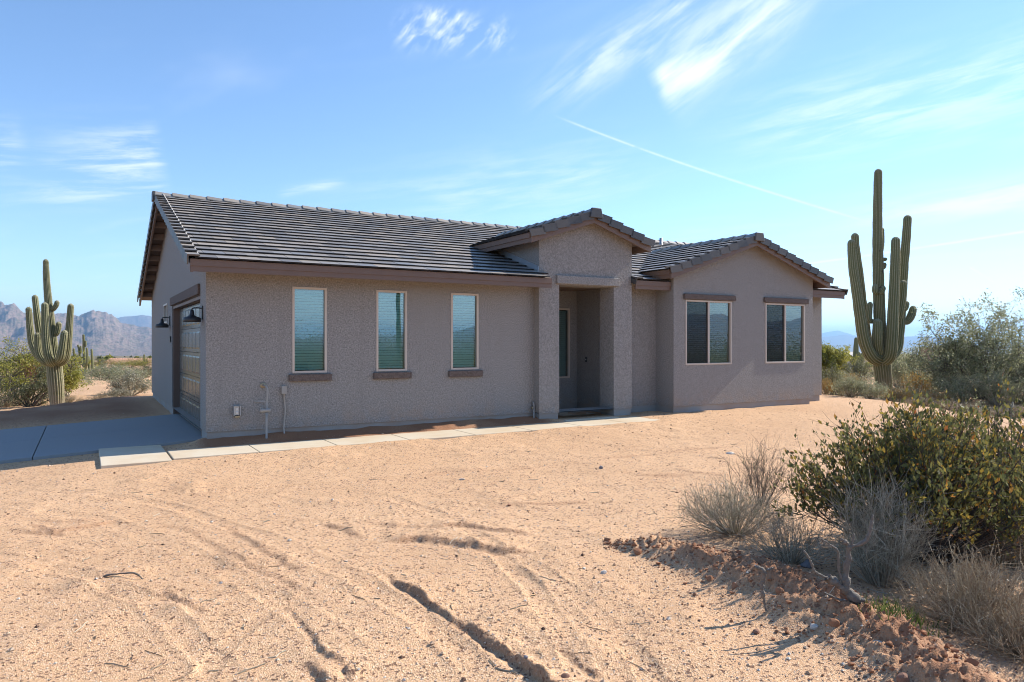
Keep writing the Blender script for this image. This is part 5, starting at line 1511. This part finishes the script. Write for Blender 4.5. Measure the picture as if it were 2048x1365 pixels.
tree('yellow green palo verde left of the large left saguaro', 'palo_verde_tree', 45, 25.5, 122, 230, 16, 300, 9000, 0.065, M['leaf_yellowgreen'], M['twig_dark'], 0.042, 0.62)
tree('palo verde crown showing right of the large left saguaro trunk', 'palo_verde_tree', 131, 27.0, 66, 60, 8, 110, 4500, 0.08, M['leaf_yellowgreen'], M['twig_grey'], 0.028, 0.6)
tree('dark leafy low tree at foot of the left palo verde', 'low_tree', 60, 23.6, 62, 120, 14, 170, 6000, 0.050, M['leaf_olive'], M['twig_dark'], 0.03, 0.55)
tree('big grey green mesquite at right edge behind the pad', 'mesquite_tree', 1965, 24.0, 200, 270, 34, 520, 30000, 0.075, M['leaf_greygreen'], M['twig_dark'], 0.024, 0.42, up=0.4)
tree('wide olive tree behind and left of the mesquite', 'mesquite_tree', 1925, 33.0, 84, 140, 18, 300, 14000, 0.085, M['leaf_olive'], M['twig_grey'], 0.030, 0.6)
tree('yellow green palo verde between house corner and tall saguaro', 'palo_verde_tree', 1652, 38.0, 76, 84, 14, 240, 12000, 0.10, M['leaf_yellowgreen'], M['twig_grey'], 0.03, 0.6)
p = at(62, 745, 24.6); C = rng.normal(size=(900, 3)) * np.array([0.16, 0.16, 0.22])
o = link('dead_clump', fast_mesh('dead_clump', *leaves_mesh(C, 0.05, 0.25, 0.3)), None, [M['cholla_red']]); o.location = p
tag(o, 'rusty red dead clump caught in the left palo verde branches', 'plant')

for a in (
    ('olive', 20, 27, 55, 120, 'olive shrub at far left edge under the palo verde'),
    ('pale', 262, 28, 45, 95, 'pale silvery bush beside the far corner of the garage wall'),
    ('pale', 232, 26, 24, 60, 'small pale bush left of the silvery bush'),
    ('grey', 255, 42, 26, 90, 'grey green shrub behind the silvery bush'),
    ('grey', 222, 44, 32, 90, 'grey green shrub right of the small branching saguaro'),
    ('grey', 146, 46, 22, 50, 'grey green shrub left of the small branching saguaro'),
    ('olive', 292, 47, 24, 70, 'olive shrub against the garage wall edge in middle distance'),
    ('tan', 140, 24.5, 16, 70, 'low dry brush at foot of the large left saguaro'),
    ('tan', 15, 24, 22, 90, 'low dry brush at left edge by the shaded bank'),
    ('tan', 205, 25, 14, 60, 'low dry brush right of the large left saguaro'),
    ('green', 225, 78, 19, 90, 'yellow green bush in front of the long red roof, left one'),
    ('green', 262, 82, 19, 90, 'yellow green bush in front of the long red roof, middle one'),
    ('green', 296, 80, 19, 80, 'yellow green bush in front of the long red roof, right one'),
    ('olive', 130, 80, 34, 80, 'dark green bush in the distance behind the left palo verde'),
    ('olive', 200, 85, 20, 40, 'dark round bush left of the long red roof'),
    ('olive', 1660, 24, 60, 70, 'dark olive shrub beside the right house corner'),
    ('gold', 1652, 23, 34, 40, 'golden dry shrub against the right house corner'),
    ('grey', 1700, 22, 45, 75, 'grey green shrub right of the house corner'),
    ('gold', 1705, 27, 40, 60, 'rust gold shrub behind the grey green shrub'),
    ('grey', 1740, 21.5, 36, 70, 'grey green shrub at left foot of the tall saguaro'),
    ('olive', 1718, 36, 44, 80, 'olive shrub left of the tall saguaro trunk'),
    ('grey', 1800, 30, 70, 90, 'grey green shrub right of the tall saguaro trunk'),
    ('gold', 1795, 22.4, 30, 70, 'low orange gold brush right of the tall saguaro foot'),
    ('gold', 1868, 22.2, 30, 80, 'low orange gold brush midway to the mesquite'),
    ('gold', 1676, 25, 42, 50, 'gold shrub behind the dark shrub at the house corner'),
    ('gold', 1835, 26, 48, 62, 'golden flowering shrub right of the tall saguaro'),
    ('grey', 1805, 23, 30, 80, 'low grey shrub at right foot of the tall saguaro'),
    ('olive', 1818, 40, 52, 90, 'olive shrub in front of the adobe house'),
    ('grey', 1865, 27, 40, 90, 'grey green shrub left of the mesquite'),
    ('gold', 1880, 21, 18, 60, 'low golden brush on the pad edge left of the mesquite'),
    ('tan', 1850, 20.5, 20, 110, 'dry tan brush along the right pad edge, left one'),
    ('tan', 1940, 20, 24, 120, 'dry tan brush along the right pad edge, middle one'),
    ('tan', 2030, 19.5, 26, 120, 'dry tan brush along the right pad edge, right one'),
    ('grey', 1925, 22.5, 62, 110, 'grey green shrub in front of the mesquite trunk'),
    ('grey', 1995, 22.0, 70, 120, 'grey green shrub at right foot of the mesquite'),
    ('olive', 1900, 25.5, 64, 100, 'olive shrub at left foot of the mesquite'),
    ('grey', 2050, 23.0, 84, 120, 'grey green shrub cut by the right edge'),
    ('green', 1785, 41, 62, 90, 'yellow green bush right behind the tall saguaro'),
    ('olive', 2030, 27, 100, 130, 'dark olive shrub at right edge behind the mesquite'),
    ('green', 1640, 45, 60, 90, 'yellow green bush just past the right house wall'),
    ('olive', 1680, 62, 42, 40, 'dark bush on the skyline left of the small right saguaro'),
    ('green', 1760, 48, 60, 110, 'yellow green bush behind the tall saguaro trunk'),
    ('grey', 1915, 44, 62, 60, 'pale green bush beside the adobe house'),
):
    shrub(*a)
# cholla skeleton by the pad edge at the far right
xk, yk, zk = ghit(2022, 838)
b = MB(); b.tube([(0, 0, -0.03), (0.01, 0, 0.2), (-0.02, 0, 0.36)], [0.03, 0.028, 0.02], 8).tube([(0.0, 0, 0.15), (0.10, 0.02, 0.25), (0.13, 0.02, 0.40)], [0.022, 0.025, 0.018], 8).tube([(0, 0, 0.1), (-0.10, 0, 0.16), (-0.15, 0, 0.26)], [0.02, 0.022, 0.015], 8)
ck = empty('cholla_cactus', (xk, yk, zk)); tag(ck, 'small pale cholla cactus on the pad edge at far right', 'cactus'); b.build('stem', M['leaf_pale'], ck, True)


# the scrub beyond, too far and thick to count
def scrub(name, n_, r0, r1, a0, a1, h, mats_stops, leaf, per, label, avoid=None):
    rr_ = np.sqrt(rng.uniform(r0 ** 2, r1 ** 2, n_)) if r1 / r0 < 4 else np.exp(rng.uniform(math.log(r0), math.log(r1), n_))
    aa_ = rng.uniform(a0, a1, n_); x = CAM[0] + rr_ * np.cos(aa_); y = CAM[1] + rr_ * np.sin(aa_)
    if avoid is not None:
        m = ~avoid(x, y); x, y, rr_ = x[m], y[m], rr_[m]; n_ = len(x)
    z, _ = ground_h(x, y, False); hh = h * rng.uniform(0.45, 1.25, n_)
    c = rng.normal(size=(n_, per, 3)); c /= np.linalg.norm(c, axis=2, keepdims=True); c *= rng.uniform(0.2, 1.0, (n_, per, 1)) ** 0.5
    c[..., 2] = np.abs(c[..., 2]); c = c * (hh[:, None, None] * np.array([0.75, 0.75, 1.0])) + np.stack([x, y, z], -1)[:, None]
    size = np.repeat(leaf * np.clip(rr_ / 60, 0.6, 4), per)
    o = link(name, fast_mesh(name, *leaves_mesh(c.reshape(-1, 3), size, 0.6, 0.2)), None, [M[mats_stops]])
    return tag(o, label, 'scrub', kind='stuff')


noh2 = lambda x, y: ((x > -14) & (x < 18.6) & (y > -16) & (y < 13.5)) | ((x < -0.5) & (x > -9) & (y > 12) & (y < 28) & (x > -6 + (y - 12) * 0.1))


def clearing(x, y):
    """open ground in front of the far houses"""
    rx, ry = x - CAM[0], y - CAM[1]; dep = rx * FWD[0] + ry * FWD[1]; px = CX + F_PX * (rx * RGT[0] + ry * RGT[1]) / np.maximum(dep, 1)
    return (dep > 30) & (dep < 128) & (((px > 185) & (px < 310)) | ((px > 1838) & (px < 1908) & (dep < 90)) | ((px > 1690) & (px < 1736) & (dep < 100)))


noh = lambda x, y: ((x > -6) & (x < 22) & (y > -14) & (y < 16)) | clearing(x, y)
scrub('desert_scrub', 1700, 55, 700, 0, 2 * math.pi, 1.1, 'leaf_olive', 0.26, 38, 'distant olive desert scrub out to the foot of the mountains', noh)
scrub('desert_scrub', 1000, 48, 600, 0, 2 * math.pi, 0.8, 'leaf_greygreen', 0.22, 34, 'distant grey green desert scrub between the olive bushes', noh)
scrub('desert_scrub', 450, 60, 500, 0, 2 * math.pi, 1.6, 'leaf_yellowgreen', 0.28, 44, 'distant yellow green palo verde thicket', noh)
for a0_, a1_, k_ in ((fa - 0.66, fa - 0.38, 1.7), (fa + 0.46, fa + 0.70, 0.7)):
    scrub('desert_brush', int(150 * k_), 23, 62, a0_, a1_, 0.75, 'leaf_greygreen', 0.085, 170, 'grey green brush filling the ground behind the pad', noh2)
    scrub('desert_brush', 110, 22, 62, a0_, a1_, 0.45, 'leaf_tan', 0.075, 130, 'dry tan brush filling the ground behind the pad', noh2)
back = fa + math.pi
scrub('roadside_thicket', 400, 15, 32, back + 0.35, back + 1.85, 2.55, 'leaf_olive', 0.125, 430, 'thick olive brush behind the viewer, mirrored in the windows')
scrub('roadside_thicket', 190, 19, 42, back + 1.85, back + 2.24, 2.3, 'leaf_olive', 0.14, 330, 'thick olive brush right of the viewer, mirrored in the wing windows')

# ------------------------------------------------------------------ far houses and the dirt bank
def at_ground(px, depth):
    p_ = at(px, 700, depth); return p_[0], p_[1], gz(p_[0], p_[1], False)


M['far_wall'] = plain('far_stucco', (0.60, 0.54, 0.46), 0.85, 0.1, 1)
M['far_adobe'] = plain('far_adobe', (0.30, 0.20, 0.13), 0.9, 0.15, 1)
M['far_clay'] = plain('far_clay_tile', (0.36, 0.20, 0.14), 0.8, 0.25, 3)
M['far_white'] = plain('far_white', (0.48, 0.44, 0.38), 0.8, 0.05, 1)
x, y, z = at_ground(262, 112); hr = empty('distant_house', (x, y, z - 1.45), YAW - math.pi / 2); tag(hr, 'long low distant house with red clay tile roof at left', 'house')
MB().box(-5, 9, 0, 9, -0.5, 1.2).build('wall', M['far_wall'], hr)
rf = MB().hexa([(-5.6, -0.7, 1.0), (9.6, -0.7, 1.0), (9.6, 4.5, 2.3), (-5.6, 4.5, 2.3), (-5.6, -0.7, 1.15), (9.6, -0.7, 1.15), (9.6, 4.5, 2.45), (-5.6, 4.5, 2.45)]).build('roof', M['far_clay'], hr)
for k in range(38):
    xx = -5.5 + k * 0.4; MB().tube([(xx, -0.72, 1.16), (xx, 4.5, 2.48)], 0.10, 6).build('tile_row', M['far_clay'], rf)
for xx in (-2.0, 3.0): MB().box(xx, xx + 1.4, -0.03, -0.001, 0.2, 0.95).build('window', M['dark'], hr)
x, y, z = at_ground(1868, 78); ar = empty('distant_adobe_house', (x, y, z - 0.55), YAW - math.pi / 2); tag(ar, 'flat roofed brown adobe house in the distance at right', 'house')
MB().box(-0.9, 4.6, 0, 5, -0.4, 2.35).build('wall', M['far_adobe'], ar)
MB().box(-1.3, -0.45, -0.2, 0.6, 1.5, 3.35).build('chimney', M['far_adobe'], ar)
MB().box(2.2, 4.9, 0.6, 4, 2.36, 3.5).build('parapet', M['far_adobe'], ar); MB().box(1.4, 2.19, 0.3, 4, 2.36, 2.9).build('parapet', M['far_adobe'], ar)
MB().box(1.0, 3.6, -2.4, -0.01, 1.15, 1.3).build('porch_roof', M['far_white'], ar)
for xx in (1.05, 3.45): MB().box(xx, xx + 0.12, -2.3, -2.18, -0.4, 1.149).build('porch_post', M['far_white'], ar)
MB().box(1.6, 2.6, -0.03, -0.001, -0.2, 1.0).build('window', M['dark'], ar)
x, y, z = at_ground(1712, 92); sh = empty('distant_shed', (x, y, z), YAW - math.pi / 2); tag(sh, 'pale distant roof showing among bushes beside the small right saguaro', 'shed')
MB().box(-2.2, 1.6, 0, 3, -0.3, 1.55).build('wall', M['far_wall'], sh); MB().hexa([(-2.5, -0.3, 1.5), (1.9, -0.3, 1.5), (1.9, 3.3, 2.0), (-2.5, 3.3, 2.0), (-2.5, -0.3, 1.65), (1.9, -0.3, 1.65), (1.9, 3.3, 2.15), (-2.5, 3.3, 2.15)]).build('roof', M['far_white'], sh)
# low bank of red dirt on the left
xs_ = np.linspace(120, 320, 90); bnk = []
for q_, off, hz in ((0, 0, 0.0), (1, 0.8, 0.30), (2, 1.6, 0.38), (3, 4.5, 0.0)):
    row = []
    for i, xp in enumerate(xs_):
        p_ = at(xp, 700, 64 + off + 1.5 * math.sin(xp * 0.02)); hgt = hz * (0.7 + 0.6 * float(fbm(np.array([xp / 12.0]), np.array([q_ * 3.1]), 3, 8)[0]))
        row.append((p_[0], p_[1], gz(p_[0], p_[1], False) - 0.1 + hgt))
    bnk.append(row)
bv = np.array(bnk).reshape(-1, 3); ii = np.arange(4 * 90).reshape(4, 90)
bq = np.stack([ii[:-1, :-1], ii[:-1, 1:], ii[1:, 1:], ii[1:, :-1]], -1).reshape(-1, 4)
M['red_bank'] = plain('red_dirt', (0.42, 0.20, 0.11), 0.95, 0.3, 2, bump=(8, 0.6, 0.05))
tag(link('dirt_bank', fast_mesh('dirt_bank', bv, bq, True), None, [M['red_bank']]), kind='structure')


# ------------------------------------------------------------------ mountains
def ridged(x, y, octs, seed):
    s = 0; amp = 1; tot = 0
    for o_ in range(octs):
        s = s + amp * (1 - np.abs(2 * vnoise(x, y, seed + 31 * o_) - 1)); tot += amp; amp *= 0.5; x, y = x * 2.1 + 5.2, y * 2.1 + 1.7
    return s / tot


def range_mesh(name, dist, depth, az0, az1, prof, col, n_az, n_r=46, seed=1, rough=1.0):
    """mountains as a height field; prof(screen azimuth) gives the skyline's elevation angle"""
    az_ = np.linspace(az0, az1, n_az); u = np.linspace(-1, 1, n_r)
    A2, U2 = np.meshgrid(az_, u); Rr = dist + U2 * depth
    X = CAM[0] + Rr * np.cos(-A2); Y = CAM[1] + Rr * np.sin(-A2)
    sky_h = np.tan(prof(A2)) * dist
    sc = dist * 0.055
    rd = ridged(X / sc, Y / sc, 6, seed); rd2 = ridged(X / (sc * 0.35), Y / (sc * 0.35), 5, seed + 7)
    fall = np.where(U2 < 0, np.clip(1 + U2, 0, 1) ** 1.15, np.clip(1 - U2, 0, 1) ** 1.3)
    sky_h = sky_h + 88
    H_ = sky_h * fall * (1 + rough * 0.55 * (rd - 0.72)) + sky_h * rough * 0.20 * (rd2 - 0.65) * np.minimum(1, fall * 3)
    Z_ = np.maximum(H_, -0.02 * dist) - 90 - 30 * (fall < 0.01)
    ii_ = np.arange(n_r * n_az).reshape(n_r, n_az)
    q = np.stack([ii_[:-1, :-1], ii_[:-1, 1:], ii_[1:, 1:], ii_[1:, :-1]], -1).reshape(-1, 4)
    return tag(link(name, fast_mesh(name, np.stack([X, Y, Z_], -1).reshape(-1, 3), q, True), None, [col]), kind='structure')


t = NT('mountain_rock')
n1 = t.noise(0.004, 8, 0.65, coord='World'); n2 = t.noise(0.03, 6, 0.7, coord='World')
c = t.mix(n1, (0.20, 0.135, 0.105), (0.34, 0.24, 0.185)); c = t.mix(t.ramp(n2, [(0.45, (0, 0, 0)), (0.62, (1, 1, 1))]), c, (0.13, 0.12, 0.075))
M['mountain'] = t.set(c, 0.95, t.bump(n2, 0.6, 25.0), 0.05)
PA = [azel(px, py) for px, py in ((-260, 640), (-160, 628), (-60, 618), (0, 612), (35, 611), (70, 622), (105, 620), (150, 634), (185, 623), (212, 626), (240, 645), (275, 656), (320, 660), (420, 668), (520, 676))]
main_prof = lambda a: np.interp(a, [p_[0] for p_ in PA], [p_[1] for p_ in PA])
range_mesh('mountain_range', 7000, 2600, azel(-420, 600)[0], azel(520, 600)[0], main_prof, M['mountain'], 620, 64, 3)
PB = [azel(px, py) for px, py in ((100, 640), (200, 640), (250, 634), (285, 631), (320, 636), (400, 650), (520, 664))]
range_mesh('mountain_range', 15000, 3000, azel(60, 600)[0], azel(600, 600)[0], lambda a: np.interp(a, [p_[0] for p_ in PB], [p_[1] for p_ in PB]), M['mountain'], 260, 30, 13, 0.6)
PC = [azel(px, py) for px, py in ((1500, 680), (1600, 668), (1640, 674), (1690, 668), (1730, 676), (1790, 674), (1830, 671), (1858, 670), (1890, 676), (1930, 688), (2100, 684), (2300, 680))]
range_mesh('mountain_range', 17000, 2500, azel(1450, 600)[0], azel(2300, 600)[0], lambda a: np.interp(a, [p_[0] for p_ in PC], [p_[1] for p_ in PC]), M['mountain'], 420, 30, 23, 0.5)
PD = [azel(px, py) for px, py in ((1500, 690), (1600, 676), (1650, 664), (1675, 661), (1700, 667), (1740, 680), (1780, 690))]
range_mesh('mountain_range', 24000, 2500, azel(1480, 600)[0], azel(1790, 600)[0], lambda a: np.interp(a, [p_[0] for p_ in PD], [p_[1] for p_ in PD]), M['mountain'], 200, 24, 33, 0.4)
# the range across the valley behind the viewer (seen mirrored in the wing windows)
bz = -back
range_mesh('mountain_range', 9000, 2600, 0.25, 3.2, lambda a: (0.034 + 0.005 * np.sin(a * 17.0) + 0.003 * np.sin(a * 41.0 + 1)) * (1 - 0.75 * sstep(a, 0.95, 1.2)), M['mountain'], 420, 40, 43, 1.0)

# ------------------------------------------------------------------ air
t = NT('haze_air'); t.n.remove(t.b)
pvn = t.node('ShaderNodeVolumePrincipled'); pvn.inputs['Color'].default_value = (0.38, 0.66, 1.0, 1)
pvn.inputs['Density'].default_value = 7.6e-5; pvn.inputs['Anisotropy'].default_value = 0.25
t.l.new(pvn.outputs[0], t.out.inputs['Volume'])
hz = MB().box(-29000, 29000, -29000, 29000, -150, 540).build('haze', t.m); tag(hz, 'thin blue distance haze over the desert', 'haze', kind='stuff')
